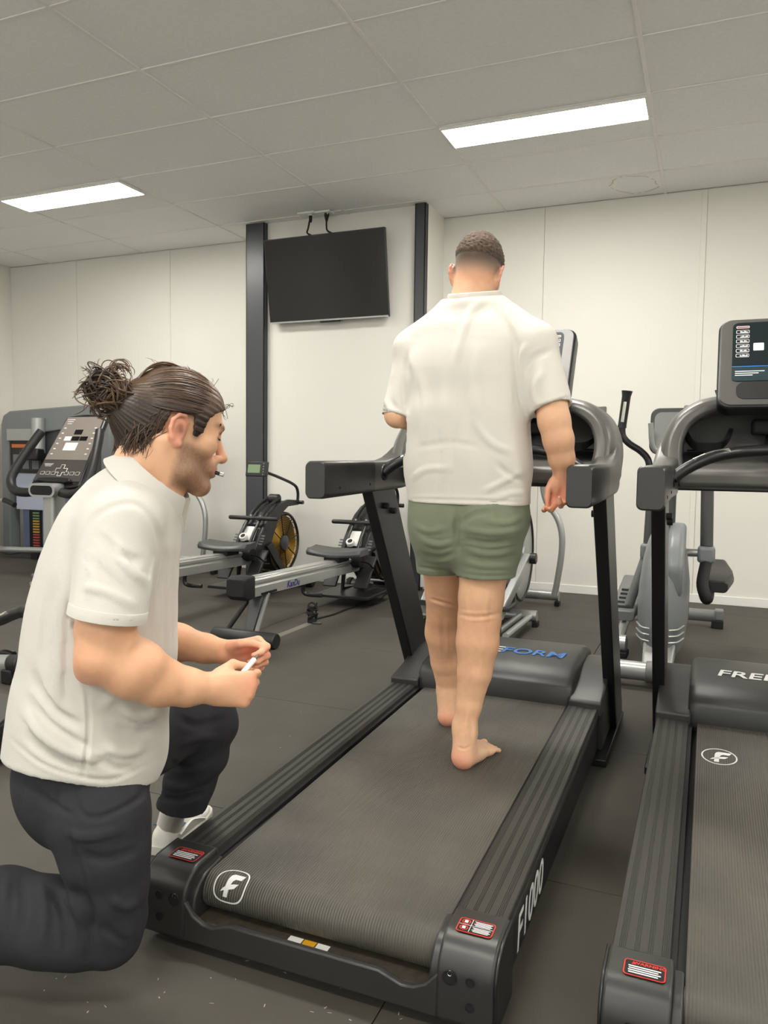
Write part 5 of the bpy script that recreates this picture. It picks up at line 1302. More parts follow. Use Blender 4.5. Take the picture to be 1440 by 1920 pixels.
    xm = J(860, 1080, 2.45)[0]; zr = J(910, 1089, 2.36)[2]; zl = J(825, 1080, 2.45)[2]
    v.d = np.maximum(v.d, np.where(X3[0] > xm, zr, zl)-X3[2]).astype(np.float32)
    v.cone(J(910, 1075, 2.45), J(908, 1120, 2.45), .083, .088, .004, 'sub'); v.cone(J(827, 1068, 2.545), J(827, 1120, 2.55), .066, .070, .004, 'sub')
    V, F = v.mesh(2)
    G2 = G
    fl = [([G2(858, 965), G2(856, 1000), G2(859, 1040)], .010, -.010), ([G2(985, 990), G2(930, 1000), G2(862, 992)], .011, .005), ([G2(978, 1010), G2(920, 1018), G2(864, 1010)], .010, -.004), ([G2(975, 1030), G2(920, 1040), G2(870, 1030)], .011, .005), ([G2(965, 1060), G2(910, 1062), G2(868, 1052)], .010, .004),
          ([G2(860, 985), G2(890, 965), G2(930, 958)], .011, -.006), ([G2(785, 1010), G2(820, 1022), G2(855, 1015)], .010, .005), ([G2(790, 1040), G2(825, 1046), G2(856, 1036)], .010, -.004), ([G2(775, 980), G2(800, 995), G2(840, 990)], .012, .005), ([G2(985, 965), G2(950, 980), G2(900, 975)], .012, .005)]
    V = folds2(V, F, fl); V = waves(V, F, .0016, 60, (.2, 0, 1), .5, 4.0)
    V = folds2(V, F, [([(775, 1062), (820, 1068), (858, 1071)], .0045, -.003), ([(864, 1076), (910, 1080), (970, 1079)], .0045, -.003)])
    np_obj('shorts', [(V, F)], M_SHORT, T, B)
    tag(T, 'barefoot man in a white T-shirt and green shorts walking on the treadmill, seen from behind', 'person')
walker()
# ================================================================== the kneeling man
M_POLO = mat('white_pique', (203, 199, 193), 0.85, bump=.35, bscale=620, sheen=.15, spec=.2)
M_TROUS = mat('charcoal_twill', (52, 52, 56), 0.9, bump=.4, bscale=800, vary=.06, vscale=40, spec=.15)
M_HAIRS = mat('brown_hair', (70, 52, 40), 0.42, attr='Col', spec=.5)
M_SHOE = mat('white_leather', (222, 220, 212), 0.5, bump=.1, bscale=300)
M_SOLE = mat('shoe_sole', (206, 204, 196), 0.6)
def strands_np(paths, rad, cols, seg=5):
    Vs, Fs, Cs, off = [], [], [], 0
    for P, r, c in zip(paths, rad, cols):
        P = np.array(P); n = len(P); t = np.gradient(P, axis=0); t /= np.linalg.norm(t, axis=1)[:, None]+1e-9
        ref = np.array((.31, .87, .38)); a = np.cross(t, ref); a /= np.linalg.norm(a, axis=1)[:, None]+1e-9; b = np.cross(t, a)
        w_ = r*np.clip(np.minimum(np.linspace(.25, 6, n), np.linspace(6, .25, n)), 0, 1)
        ang = 2*np.pi*np.arange(seg)/seg
        R_ = P[:, None]+w_[:, None, None]*(a[:, None]*np.cos(ang)[None, :, None]+b[:, None]*np.sin(ang)[None, :, None])
        Vs.append(R_.reshape(-1, 3)); i = np.arange(n-1)[:, None]*seg; j = np.arange(seg)[None]
        Fs.append(np.stack([i+j, i+(j+1) % seg, i+seg+(j+1) % seg, i+seg+j], -1).reshape(-1, 4)+off); off += n*seg
        Cs.append(np.repeat(np.array(c)[None], n*seg, 0))
    return np.concatenate(Vs), np.concatenate(Fs), np.concatenate(Cs)

def kneeler():
    def D(u, v, d): return npv(at_depth(u, v, d))
    R_, U_, F_ = npv(CR), npv(CU), npv(CF)
    base = at_depth(200, 1815, 1.74); base.z = 0; T = empty('person', base); B = npv(base)
    px = lambda n, d: n*d/FPX
    body, cols = [], []
    a15 = math.radians(14); fac = R_*math.cos(a15)+F_*math.sin(a15)
    # ---- right arm with fist round the pen barrel
    P = [(D(224, 990, 1.645), .050), (D(208, 1090, 1.59), .056), (D(198, 1180, 1.568), .0575), (D(196, 1228, 1.565), .0555), (D(250, 1256, 1.585), .0575), (D(300, 1278, 1.61), .0500), (D(350, 1288, 1.64), .0395), (D(388, 1290, 1.665), .0325)]
    v = Vol(np.minimum.reduce([q[0] for q in P])-.13, np.maximum.reduce([q[0] for q in P])+np.array((.20, .20, .10)), .0035)
    for (a, ra), (b, rb) in zip(P[:-1], P[1:]): v.cone(a, b, ra, rb, .014)
    v.ell(D(166, 1258, 1.575), (.024, .024, .024), k=.03)                     # elbow point
    v.ell(D(262, 1240, 1.575), (.050, .034, .034), k=.04)                      # forearm swell
    wr = D(394, 1290, 1.67)
    L = Loc(v, frame_np(wr, R_*.93+F_*.32-U_*.10, U_*.96+R_*.10+F_*.1), .98)
    hand_sdf(L, ((62, 78, 48), (72, 86, 50), (78, 88, 50), (82, 86, 48)), spread=(.06, .02, -.02, -.06), thumb=((.020, .030, -.016), (.050, .050, -.030), (.078, .044, -.040), (.098, .032, -.046)))
    V, F = v.mesh(2)
    sp = [(L.p((.095, -.0, .006)), .03, (226, 150, 124), .55), (L.p((.09, .03, .006)), .02, (228, 152, 128), .5), (D(150, 1270, 1.55), .05, (214, 142, 116), .5)]
    c = skin_cols(V, np.array(lin((222, 172, 138))), sp, 1.0)
    body.append((V, F)); cols.append(c)
    # ---- left arm, open fingers curled round the pen tip
    P = [(D(272, 985, 1.93), .058), (D(270, 1100, 1.97), .055), (D(278, 1185, 1.97), .052), (D(335, 1205, 1.92), .045), (D(385, 1216, 1.875), .034), (D(420, 1222, 1.845), .029)]
    v = Vol(np.minimum.reduce([q[0] for q in P])-.11, np.maximum.reduce([q[0] for q in P])+np.array((.20, .16, .10)), .0035)
    for (a, ra), (b, rb) in zip(P[:-1], P[1:]): v.cone(a, b, ra, rb, .014)
    wl = D(428, 1224, 1.84)
    L2 = Loc(v, frame_np(wl, R_*.96+F_*-.05+U_*.10, U_*.85+R_*-.05-F_*.45), .90)
    M2 = L2.M.copy(); M2[:3, 2] *= -1; L2.M = M2                               # mirrored: left hand
    hand_sdf(L2, ((52, 66, 40), (66, 72, 45), (72, 78, 46), (76, 80, 46)), spread=(.05, .0, -.04, -.08), thumb=((.018, .030, -.012), (.046, .046, -.026), (.078, .046, -.030), (.108, .034, -.034)))
    V, F = v.mesh(2)
    c = skin_cols(V, np.array(lin((222, 172, 138))), [(L2.p((.05, .01, -.02)), .05, (226, 140, 122), .7), (L2.p((.12, 0, -.03)), .04, (226, 146, 124), .6)], 2.5)
    body.append((V, F)); cols.append(c)
    # ---- head and neck
    bh, ph = math.radians(30), math.radians(13)
    fwd = (R_*math.cos(bh)+F_*math.sin(bh))*math.cos(ph)-U_*math.sin(ph); up0 = U_*math.cos(ph)+(R_*math.cos(bh)+F_*math.sin(bh))*math.sin(ph)
    left = np.cross(up0, fwd)
    o = D(326, 816, 1.80); v = Vol(o-np.array((.20, .22, .24)), o+np.array((.20, .22, .18)), .0026)
    HM = frame_np(o, fwd, left); L = Loc(v, HM, 1.02)
    head_sdf(L, neck=((-.035, 0, -.03), (-.06, 0, -.09), .055, .056))
    v.cone(L.p((-.045, 0, -.05)), D(272, 925, 1.79), .056, .066, .03)
    v.cone(L.p((-.035, -.055, -.03)), D(318, 935, 1.76), .014, .016, .03)       # neck tendon
    v.cone(L.p((.02, 0, -.085)), D(316, 938, 1.80), .022, .030, .03)            # throat
    V, F = v.mesh(2); RM = HM[:3, :3]; loc = (V-o)@RM/1.02
    c = skin_cols(V, np.array(lin((218, 170, 138))), [], 4.0)
    q = V*420; nz = .5+.5*np.sin(q[:, 0]*1.1+np.sin(q[:, 2]*.7)*2)*np.sin(q[:, 1]*1.2+np.sin(q[:, 0]*.6)*2)*np.sin(q[:, 2]*1.3)
    line = np.minimum(sstep(.03, -.03, loc[:, 2]-.028+.35*np.abs(loc[:, 0]-.02)), 1)
    jaw = sstep(.000, -.030, loc[:, 2]-np.interp(loc[:, 0], [.0, .03, .07, .1, .12], [.0, -.002, -.018, -.030, -.034]))*sstep(-.012, .012, loc[:, 0])*sstep(-.135, -.112, loc[:, 2])
    lips = np.exp(-((loc[:, 2]+.0605)/.0075)**2-((loc[:, 0]-.105)/.014)**2-(loc[:, 1]/.022)**2)
    c = mix(c, np.array(lin((118, 92, 74))), jaw*(.62+.25*nz)*(1-lips)); c = mix(c, np.array(lin((176, 104, 92))), lips*.8)
    c = mix(c, np.array(lin((222, 142, 122))), .6*np.exp(-((loc[:, 0]-.118)/.014)**2-((loc[:, 2]+.024)/.014)**2-(loc[:, 1]/.018)**2))
    ear = (np.abs(loc[:, 1]) > .079) & (np.abs(loc[:, 2]) < .05) & (loc[:, 0] < .02); c[ear] = mix(c[ear], np.array(lin((226, 152, 130))), np.full(ear.sum(), .7))
    hole = np.exp(-((loc[:, 0]+.005)/.009)**2-((np.abs(loc[:, 1])-.080)/.014)**2-((loc[:, 2]-.001)/.012)**2); c = mix(c, np.array(lin((120, 62, 52))), hole*.8)
    ex, ey, ez = loc[:, 0], np.abs(loc[:, 1]), loc[:, 2]
    c = mix(c, np.array(lin((225, 220, 214))), np.exp(-((ey-.032)/.010)**4-((ez-.011)/.0045)**4)*sstep(.083, .088, ex))
    c = mix(c, np.array(lin((34, 26, 22))), np.exp(-((ey-.033)/.016)**4-((ez-.0175)/.0032)**2)*sstep(.078, .084, ex))
    c = mix(c, np.array(lin((52, 38, 30))), .9*np.exp(-((ey-.036)/.022)**4-((ez-.0380-.05*(ey-.034))/.0075)**2)*sstep(.058, .070, ex))
    side = sstep(.020, .045, loc[:, 2])*sstep(.06, .02, loc[:, 0]); c = mix(c, np.array(lin((60, 46, 38))), side*.8)
    burn = np.exp(-((loc[:, 0]-.032)/.010)**2)*sstep(-.02, .005, loc[:, 2])*sstep(.05, .03, loc[:, 2]); c = mix(c, np.array(lin((56, 42, 34))), burn*.85*(np.abs(loc[:, 1]) > .05))
    body.append((V, F)); cols.append(c)
    # ---- torso, pelvis and thighs inside the clothes
    v = Vol(D(20, 1500, 1.75)-.25, D(330, 900, 1.75)+.30, .009)
    v.etube([(D(268, 930, 1.79), fac, .07, .07), (D(238, 985, 1.77), fac, .09, .14), (D(205, 1110, 1.76), fac, .11, .14), (D(188, 1250, 1.76), fac, .12, .14), (D(165, 1390, 1.76), fac, .12, .14), (D(160, 1440, 1.77), fac, .11, .13)], .03)
    v.cone(D(245, 975, 1.70), D(226, 985, 1.62), .05, .055, .03); v.cone(D(265, 965, 1.86), D(272, 985, 1.93), .05, .05, .03)
    V, F = v.mesh(2); body.append((V, F)); cols.append(skin_cols(V))
    np_obj('body', body, M_SKIN, T, B, cols)

    # ---- hair: scalp mass, swept strands, bun of curls, flyaways
    S = 1.02
    def W(q): return o+RM@(np.array(q, float)*S)
    v = Vol(o-np.array((.24, .24, .14)), o+np.array((.22, .22, .19)), .003); L = Loc(v, HM, S)
    L.ell((-.010, 0, .053), (.108, .0865, .103), .01); L.ell((.032, 0, .052), (.066, .074, .078), .03)
    L.ell((-.078, 0, -.012), (.050, .062, .058), .04); L.ell((-.105, -.01, .03), (.05, .05, .05), .04)
    X3 = [v.ax[0][:, None, None]-o[0], v.ax[1][None, :, None]-o[1], v.ax[2][None, None, :]-o[2]]
    lx = sum(X3[i]*RM[i, 0] for i in range(3))/S; lz = sum(X3[i]*RM[i, 2] for i in range(3))/S; ly = sum(X3[i]*RM[i, 1] for i in range(3))/S
    hline = np.interp(lx.ravel(), [-.15, -.10, -.07, -.048, -.034, .008, .016, .024, .042, .050, .064, .085, .098, .12], [-.09, -.075, -.062, -.030, .038, .046, .038, .000, -.004, .044, .062, .078, .088, .10]).reshape(lx.shape)
    v.d = np.maximum(v.d, (hline-lz)*.8).astype(np.float32)
    V, F = v.mesh(1); N = vnormals(V, F); loc = (V-o)@RM/S
    bunc = np.array((-.112, -.005, .045))
    rel = loc-bunc; ang = np.arctan2(rel[:, 2], rel[:, 0]*.3+np.abs(rel[:, 1])+.02); grain = np.sin(ang*60+8*loc[:, 0]*8)+.6*np.sin(ang*131+loc[:, 0]*40)+.4*np.sin(ang*23)
    V = V+N*(.0008*grain)[:, None]
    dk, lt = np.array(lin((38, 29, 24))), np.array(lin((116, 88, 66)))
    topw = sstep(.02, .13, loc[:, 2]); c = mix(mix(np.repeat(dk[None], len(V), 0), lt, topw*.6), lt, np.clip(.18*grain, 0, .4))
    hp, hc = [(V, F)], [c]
    rs = np.random.default_rng(11); paths, rad, pc = [], [], []
    cen = np.array((-.006, 0, .048)); ER = np.array((.106, .084, .101))
    def scalp(d): d = d/np.linalg.norm(d); return cen+d*ER
    bd = (bunc-cen)/ER; bd /= np.linalg.norm(bd)
    for k in range(900):
        # start point: along the hairline or anywhere on the scalp
        if k % 3:
            x = rs.uniform(.0, .098); z = np.interp(x, [-.034, .008, .016, .024, .042, .050, .064, .085, .098], [.038, .046, .040, .012, .010, .044, .062, .078, .088])
            z = max(z, .047)+rs.uniform(0, .012); y = rs.choice([-1, 1])*np.sqrt(max(.0, 1-((x-cen[0])/ER[0])**2-((z-cen[2])/ER[2])**2))*ER[1]
            st = (np.array((x, y, z))-cen)/ER
        else:
            st = np.array((rs.uniform(-.6, 1), rs.uniform(-1, 1), rs.uniform(.1, 1)))
        st /= np.linalg.norm(st)+1e-9
        om = math.acos(np.clip(st@bd, -1, 1)); n = 12; tt = np.linspace(0, rs.uniform(.75, 1.0), n); lift = rs.uniform(1.03, 1.085); wob = rs.normal(0, .012, 3)
        P = []
        for t in tt:
            d = (math.sin((1-t)*om)*st+math.sin(t*om)*bd)/max(math.sin(om), 1e-3); d = d+wob*math.sin(math.pi*t*2)+np.array((0, 0, -.05))*math.sin(math.pi*t)
            h = lift*(.985+.015*math.sin(math.pi*min(1, t*1.2))) if t > .1 else .985+.5*t*(lift-.985)/.5
            P.append(W(cen+d/np.linalg.norm(d)*ER*h))
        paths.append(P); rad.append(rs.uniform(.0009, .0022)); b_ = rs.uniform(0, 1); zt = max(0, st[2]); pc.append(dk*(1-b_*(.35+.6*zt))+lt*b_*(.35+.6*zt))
    # loose hair below the bun toward the nape
    for k in range(520):
        s0 = np.array((rs.uniform(-.13, -.03), rs.uniform(-.078, .078), rs.uniform(-.02, .06))); e0 = np.array((rs.uniform(-.112, -.055), s0[1]*rs.uniform(.6, 1), rs.uniform(-.082, -.04)))
        r0 = cen+(s0-cen)/np.linalg.norm((s0-cen)/ER)*1.05; m0 = (r0+e0)/2+np.array((rs.uniform(-.03, .005), 0, rs.uniform(-.01, .02)))
        P = [W((1-t)**2*r0+2*t*(1-t)*m0+t*t*e0+.004*np.sin(t*7+k)*np.array((1, .5, .3))) for t in np.linspace(0, 1, 10)]
        paths.append(P); rad.append(rs.uniform(.0006, .0015)); b_ = rs.uniform(0, .7); pc.append(dk*(1-b_)+lt*b_)
    # bun: random great-circle curls
    bc = np.array((-.158, -.015, .052))
    for k in range(420):
        ax = rs.normal(size=3); ax /= np.linalg.norm(ax); u = np.cross(ax, (.3, .5, .8)); u /= np.linalg.norm(u); w_ = np.cross(ax, u); r = rs.uniform(.016, .041); a0 = rs.uniform(0, 6.3); sp = rs.uniform(1.2, 3.4); cc = bc+rs.normal(0, .009, 3)+ax*rs.uniform(-.02, .02)
        P = [W(cc+(u*math.cos(a0+sp*t)+w_*math.sin(a0+sp*t))*r*(1+.15*math.sin(3*t+k))*np.array((1.12, 1, .98))) for t in np.linspace(0, 1, 11)]
        paths.append(P); rad.append(rs.uniform(.0012, .0028)); b_ = rs.uniform(.0, .9); pc.append(dk*(1-b_)+lt*b_)
    # loops standing above the bun, ends sticking out, fine flyaways over the crown and nape
    for k in range(26):
        cc = np.array((-.150, -.02, .098))+rs.normal(0, .008, 3); r = rs.uniform(.012, .024); a0 = rs.uniform(2.4, 3.6); sp = rs.uniform(3.6, 5.4); tl = rs.normal(0, .25)
        P = [W(cc+np.array((-math.cos(a0-sp*t)*r, tl*r*math.sin(2*t), math.sin(a0-sp*t)*r))) for t in np.linspace(0, 1, 16)]
        paths.append(P); rad.append(rs.uniform(.0006, .0014)); b_ = rs.uniform(.2, .9); pc.append(dk*(1-b_)+lt*b_)
    for k in range(60):
        s0 = bc+np.array((-.028, rs.uniform(-.02, .02), rs.uniform(-.02, .04))); e0 = s0+np.array((rs.uniform(-.045, -.01), rs.uniform(-.02, .02), rs.choice([rs.uniform(-.05, -.01), rs.uniform(.0, .03)])))
        m0 = (s0+e0)/2+rs.normal(0, .008, 3); P = [W((1-t)**2*s0+2*t*(1-t)*m0+t*t*e0) for t in np.linspace(0, 1, 9)]
        paths.append(P); rad.append(rs.uniform(.0004, .0012)); pc.append(lt*.8 if k % 2 else dk)
    for k in range(22):                                                        # raised lock between crown and bun
        y = rs.uniform(-.03, .03); s0 = np.array((-.02, y, .148)); e0 = np.array((-.112, y*.4-.01, .075)); m0 = np.array((-.098, y, .165+rs.uniform(-.006, .006)))
        P = [W((1-t)**2*s0+2*t*(1-t)*m0+t*t*e0) for t in np.linspace(0, 1, 12)]; paths.append(P); rad.append(rs.uniform(.0008, .0020)); pc.append(lt*.7+dk*.3)
    for k in range(70):
        if k < 30:
            d = np.array((rs.uniform(-.5, .9), rs.uniform(-.6, .6), 1.0)); s0 = scalp(d)*1.02; e0 = s0+np.array((rs.uniform(-.06, .01), rs.uniform(-.02, .02), rs.uniform(-.002, .022)))
        elif k < 50:
            s0 = np.array((rs.uniform(-.09, -.04), rs.uniform(-.07, .05), -.05)); e0 = s0+np.array((rs.uniform(-.04, .02), rs.uniform(-.02, .02), rs.uniform(-.055, -.02)))
        else:
            s0 = np.array((rs.uniform(.085, .098), rs.uniform(-.05, .05), .092)); e0 = s0+np.array((rs.uniform(.004, .022), rs.uniform(-.01, .01), rs.uniform(-.03, .012)))
        m0 = (s0+e0)/2+rs.normal(0, .010, 3); P = [W((1-t)**2*s0+2*t*(1-t)*m0+t*t*e0) for t in np.linspace(0, 1, 9)]
        paths.append(P); rad.append(rs.uniform(.0003, .0007)); pc.append(dk*.6+lt*.4)
    for sd in (-1, 1):
        for k in range(46):                                                    # eyebrows
            t = rs.uniform(0, 1); s0 = np.array((.1015-.016*t*t, sd*(.014+.036*t), .0365+.006*math.sin(2.2*t)+rs.uniform(-.0028, .0028))); e0 = s0+np.array((-.004, sd*.009, .0022+rs.uniform(-.001, .001)))
            paths.append([W((1-u_)*s0+u_*e0) for u_ in np.linspace(0, 1, 4)]); rad.append(.0008); pc.append(dk)
        for k in range(9):                                                     # eyelashes
            t = k/8; s0 = np.array((.0925-.004*t, sd*(.024+.018*t), .0155)); e0 = s0+np.array((.0075, sd*.002, -.0035))
            paths.append([W((1-u_)*s0+u_*e0) for u_ in np.linspace(0, 1, 4)]); rad.append(.0006); pc.append(dk*.6)
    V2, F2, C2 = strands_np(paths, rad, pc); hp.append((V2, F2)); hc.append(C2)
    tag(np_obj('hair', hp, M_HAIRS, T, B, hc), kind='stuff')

    # ---- polo shirt
    lo = D(20, 1500, 1.75)-.26; hi = D(345, 850, 1.75)+np.array((.30, .30, .02)); v = Vol(lo, hi, .005)
    st = [(266, 915, 46, .052), (247, 945, 70, .092), (233, 985, 96, .158), (214, 1040, 108, .170), (201, 1110, 119, .168), (192, 1180, 125, .165), (186, 1250, 129, .165), (171, 1320, 128, .168), (160, 1390, 130, .174), (152, 1500, 132, .178)]
    v.etube([(D(u, vv, 1.77), fac, px(hw, 1.77)*1.02, rv) for u, vv, hw, rv in st], .035, e=2.25)
    v.cone(D(256, 938, 1.74), D(228, 985, 1.635), .036, .070, .04); v.cone(D(272, 935, 1.83), D(268, 985, 1.92), .036, .066, .04)
    s0, s1 = D(226, 990, 1.63), D(201, 1157, 1.555); v.cone(s0, s1+(s1-s0)*.15, .080, .076, .03)
    l0, l1 = D(268, 985, 1.92), D(268, 1130, 1.96); v.cone(l0, l1, .066, .066, .03)
    v.ell(D(262, 1395, 1.77), (.05, .05, .06), k=.06)
    v.cone(D(300, 850, 1.79), D(278, 918, 1.79), .066, .066, .012, 'sub')      # neck opening
    # curved hem and sleeve edge
    a, b, c_ = D(37, 1405, 1.80), D(265, 1452, 1.80), D(150, 1474, 1.60); n = np.cross(b-a, c_-a); n = n if n[2] < 0 else -n; v.cut(a, n)
    e1, e2 = D(140, 1146, 1.555), D(262, 1168, 1.555); d = np.cross(e2-e1, F_); d = d if d[2] < 0 else -d; d /= np.linalg.norm(d)
    X3 = [v.ax[0][:, None, None], v.ax[1][None, :, None], v.ax[2][None, None, :]]; sc_ = D(201, 1157, 1.555)
    pl = sum((X3[i]-sc_[i]+d[i]*.008)*d[i] for i in range(3)); axs = (s1-s0)/np.linalg.norm(s1-s0); rel = [X3[i]-s0[i] for i in range(3)]; al = sum(rel[i]*axs[i] for i in range(3)); rd = np.sqrt(np.maximum(sum(rel[i]**2 for i in range(3))-al**2, 0))
    v.d = np.where((rd < .095) & (sum((X3[i]-sc_[i])*F_[i] for i in range(3)) < .072), np.maximum(v.d, pl), v.d).astype(np.float32)
    v.cone(sc_-axs*.035, sc_+axs*.05, .059, .064, .004, 'sub')
    V, F = v.mesh(2)
    G = lambda u, vv, dd=0: (u, vv)
    sl = G
    fl = [([G(150, 1020, 1.62), G(190, 960, 1.58), G(250, 945, 1.60), G(290, 985, 1.60), G(305, 1050, 1.62)], .008, -.0045),       # armhole seam
          ([sl(215, 1010), sl(235, 1060), sl(280, 1100)], .016, .007), ([sl(160, 1040), sl(200, 1080), sl(250, 1120)], .014, -.006), ([sl(180, 1000), sl(225, 1040), sl(270, 1055)], .016, -.006), ([sl(155, 1100), sl(200, 1110), sl(255, 1140)], .014, .006), ([sl(170, 1030), sl(175, 1080), sl(165, 1130)], .014, .005),
          ([G(130, 1060), G(115, 1150), G(110, 1250), G(105, 1330)], .022, .007), ([G(100, 1080), G(85, 1180), G(82, 1260)], .018, -.006),
          ([G(60, 1255, 1.72), G(75, 1300, 1.66), G(110, 1340), G(160, 1365)], .016, -.010), ([G(45, 1330, 1.72), G(90, 1385, 1.64), G(150, 1415), G(200, 1420)], .018, .011), ([G(50, 1300, 1.72), G(85, 1350, 1.65), G(140, 1390), G(175, 1400)], .014, -.009),
          ([G(45, 1370, 1.72), G(95, 1420, 1.64), G(160, 1445)], .014, -.006), ([G(225, 1325), G(262, 1345), G(295, 1335)], .016, .010), ([G(215, 1360), G(250, 1375), G(288, 1370)], .014, -.008), ([G(190, 1400), G(235, 1412), G(275, 1400)], .014, .008), ([G(185, 1330), G(225, 1300), G(285, 1305)], .014, .006),
          ([G(168, 1290), G(166, 1380), G(155, 1465)], .005, -.003), ([G(300, 1040, 1.62), G(285, 1100, 1.62), G(290, 1180, 1.62)], .014, .006), ([G(170, 1410), G(215, 1440), G(255, 1440)], .012, -.006), ([G(270, 1210), G(240, 1260), G(225, 1320)], .014, .005)]
    V = folds2(V, F, fl); V = waves(V, F, .0022, 38, (.4, .3, .8), .5, 2.0); V = lap(V, F, .3)
    V = folds2(V, F, [([(160, 1290), (166, 1370), (152, 1475)], .004, -.003), ([(20, 1385), (75, 1430), (150, 1456), (215, 1460), (280, 1432)], .0045, -.003), ([(318, 1000), (316, 1100), (314, 1240)], .006, .003)])
    polo = np_obj('polo_shirt', [(V, F)], M_POLO, T, B)
    # sleeve cuff band
    ax_ = d; u1 = (e2-e1)/np.linalg.norm(e2-e1); u2 = np.cross(ax_, u1); rings = []
    for off, rr in ((-.022, .0765), (-.020, .0785), (.001, .0785), (.002, .076), (-.004, .071), (-.022, .073)):
        rings.append([Vector(sc_+ax_*off+u1*(rr*.985*math.cos(t))+u2*(rr*math.sin(t)))-base for t in [2*math.pi*k/40 for k in range(40)]])
    rings.append(rings[0]); MB().loft(rings, cap=False).build('sleeve_cuff', M_POLO, polo, sharp=60)
    # turned-down collar
    nk = D(281, 905, 1.79); n1 = (D(338, 962, 1.79)-D(232, 866, 1.79)); n1 /= np.linalg.norm(n1); n2 = F_; n3 = np.cross(n1, n2); n3 = n3 if n3[2] > 0 else -n3
    rings = []; K = 44
    for k in range(K+1):
        t = math.pi*.06+(2*math.pi-.12*math.pi)*k/K                             # opening at the throat (t = 0)
        e = math.cos(t); c0 = nk+n3*.016+n1*((.092 if e > 0 else .076)*math.cos(t)-.004)+n2*(.098*math.sin(t)); rdir = n1*math.cos(t)+n2*math.sin(t)
        drop = .036+.020*max(0, e)**3; sp = .010+.012*abs(math.sin(t))+.022*max(0, e)
        ring = [c0-n3*.020-rdir*.004, c0+n3*.008-rdir*.006, c0+n3*.016, c0+n3*.012+rdir*.007, c0-n3*(drop*.5)+rdir*(.012+sp*.5), c0-n3*drop+rdir*(.014+sp), c0-n3*(drop-.002)+rdir*(.010+sp), c0-n3*(drop*.5)+rdir*(.007+sp*.4)]
        rings.append([Vector(p)-base for p in ring])
    MB().loft(rings).build('collar', M_POLO, polo, sharp=70)
    text_mesh('embroidered_mark', 'e', mat('orange_thread', (222, 132, 84), .7), polo, Matrix.Translation(Vector(D(319, 1057, 1.745))-base) @ frame((0, 0, 0), F_*.8+R_*.2, U_), size=.03, extrude=.001)

    # ---- trousers
    v = Vol(D(-330, 1830, 1.75)-.16, D(460, 1290, 2.0)+np.array((.2, .35, .12)), .0055); v.lo[2] = max(v.lo[2], -.02)
    lo = np.minimum.reduce([D(-330, 1800, 1.8), D(460, 1300, 2.2), D(30, 1400, 1.9), D(30, 1400, 1.6), D(330, 1520, 2.25)])-.14; hi = np.maximum.reduce([D(-330, 1800, 1.8), D(460, 1300, 2.2), D(30, 1400, 1.95), D(300, 1400, 1.6), D(330, 1520, 2.25)])+.14
    lo[2] = -.012; v = Vol(lo, hi, .0055)
    v.etube([(D(165, 1385, 1.78), fac, .132, .142), (D(160, 1440, 1.775), fac, .138, .148), (D(160, 1480, 1.77), fac, .132, .150)], .04, e=2.2)
    v.ell(D(118, 1462, 1.72), (.088, .088, .092), k=.05)
    q = [(176, 1470, 1.715, 98), (186, 1525, 1.69, 92), (197, 1590, 1.69, 82), (206, 1660, 1.70, 70), (211, 1715, 1.71, 62), (208, 1752, 1.715, 55)]
    P = [(D(u, vv, dd), px(h, dd)) for u, vv, dd, h in q]
    for (a, ra), (b, rb) in zip(P[:-1], P[1:]): v.cone(a, b, ra, rb, .015)
    q = [(200, 1752, 1.72, 58), (150, 1738, 1.725, 70), (90, 1728, 1.73, 78), (0, 1712, 1.745, 78), (-110, 1712, 1.76, 66), (-240, 1722, 1.78, 52)]
    P = [(D(u, vv, dd), px(h, dd)) for u, vv, dd, h in q]
    for (a, ra), (b, rb) in zip(P[:-1], P[1:]): v.cone(a, b, ra, rb, .02)
    # left leg: raised thigh and upright shin
    q = [(205, 1420, 1.92, 88), (270, 1385, 1.98, 72), (340, 1352, 2.04, 60), (388, 1340, 2.09, 50), (394, 1356, 2.10, 49), (378, 1410, 2.13, 48), (358, 1460, 2.16, 46), (338, 1516, 2.19, 46)]
    P = [(D(u, vv, dd), px(h, dd)) for u, vv, dd, h in q]
    for (a, ra), (b, rb) in zip(P[:-1], P[1:]): v.cone(a, b, ra, rb, .02)
    an, cu_ = P[-1][0], D(338, 1512, 2.19); dn = P[-1][0]-P[-2][0]; dn /= np.linalg.norm(dn)
    X3 = [v.ax[0][:, None, None], v.ax[1][None, :, None], v.ax[2][None, None, :]]; dist = np.sqrt(sum((X3[i]-cu_[i])**2 for i in range(3)))
    pl = (cu_[2]-X3[2])*1.0+sum((X3[i]-cu_[i])*(R_[i]*-.12) for i in range(3)); v.d = np.where(dist < .16, np.maximum(v.d, pl), v.d).astype(np.float32)
    v.cone(cu_+np.array((0, 0, .05)), cu_-np.array((0, 0, .08)), px(38, 2.19), px(38, 2.19), .004, 'sub')
    an2 = D(-240, 1722, 1.78); dist = np.sqrt(sum((X3[i]-an2[i])**2 for i in range(3))); pl = sum((X3[i]-an2[i])*(-R_[i]) for i in range(3)); v.d = np.where(dist < .17, np.maximum(v.d, pl), v.d).astype(np.float32)
    v.cut((0, 0, .003), (0, 0, -1))
    V, F = v.mesh(2)
    g = G
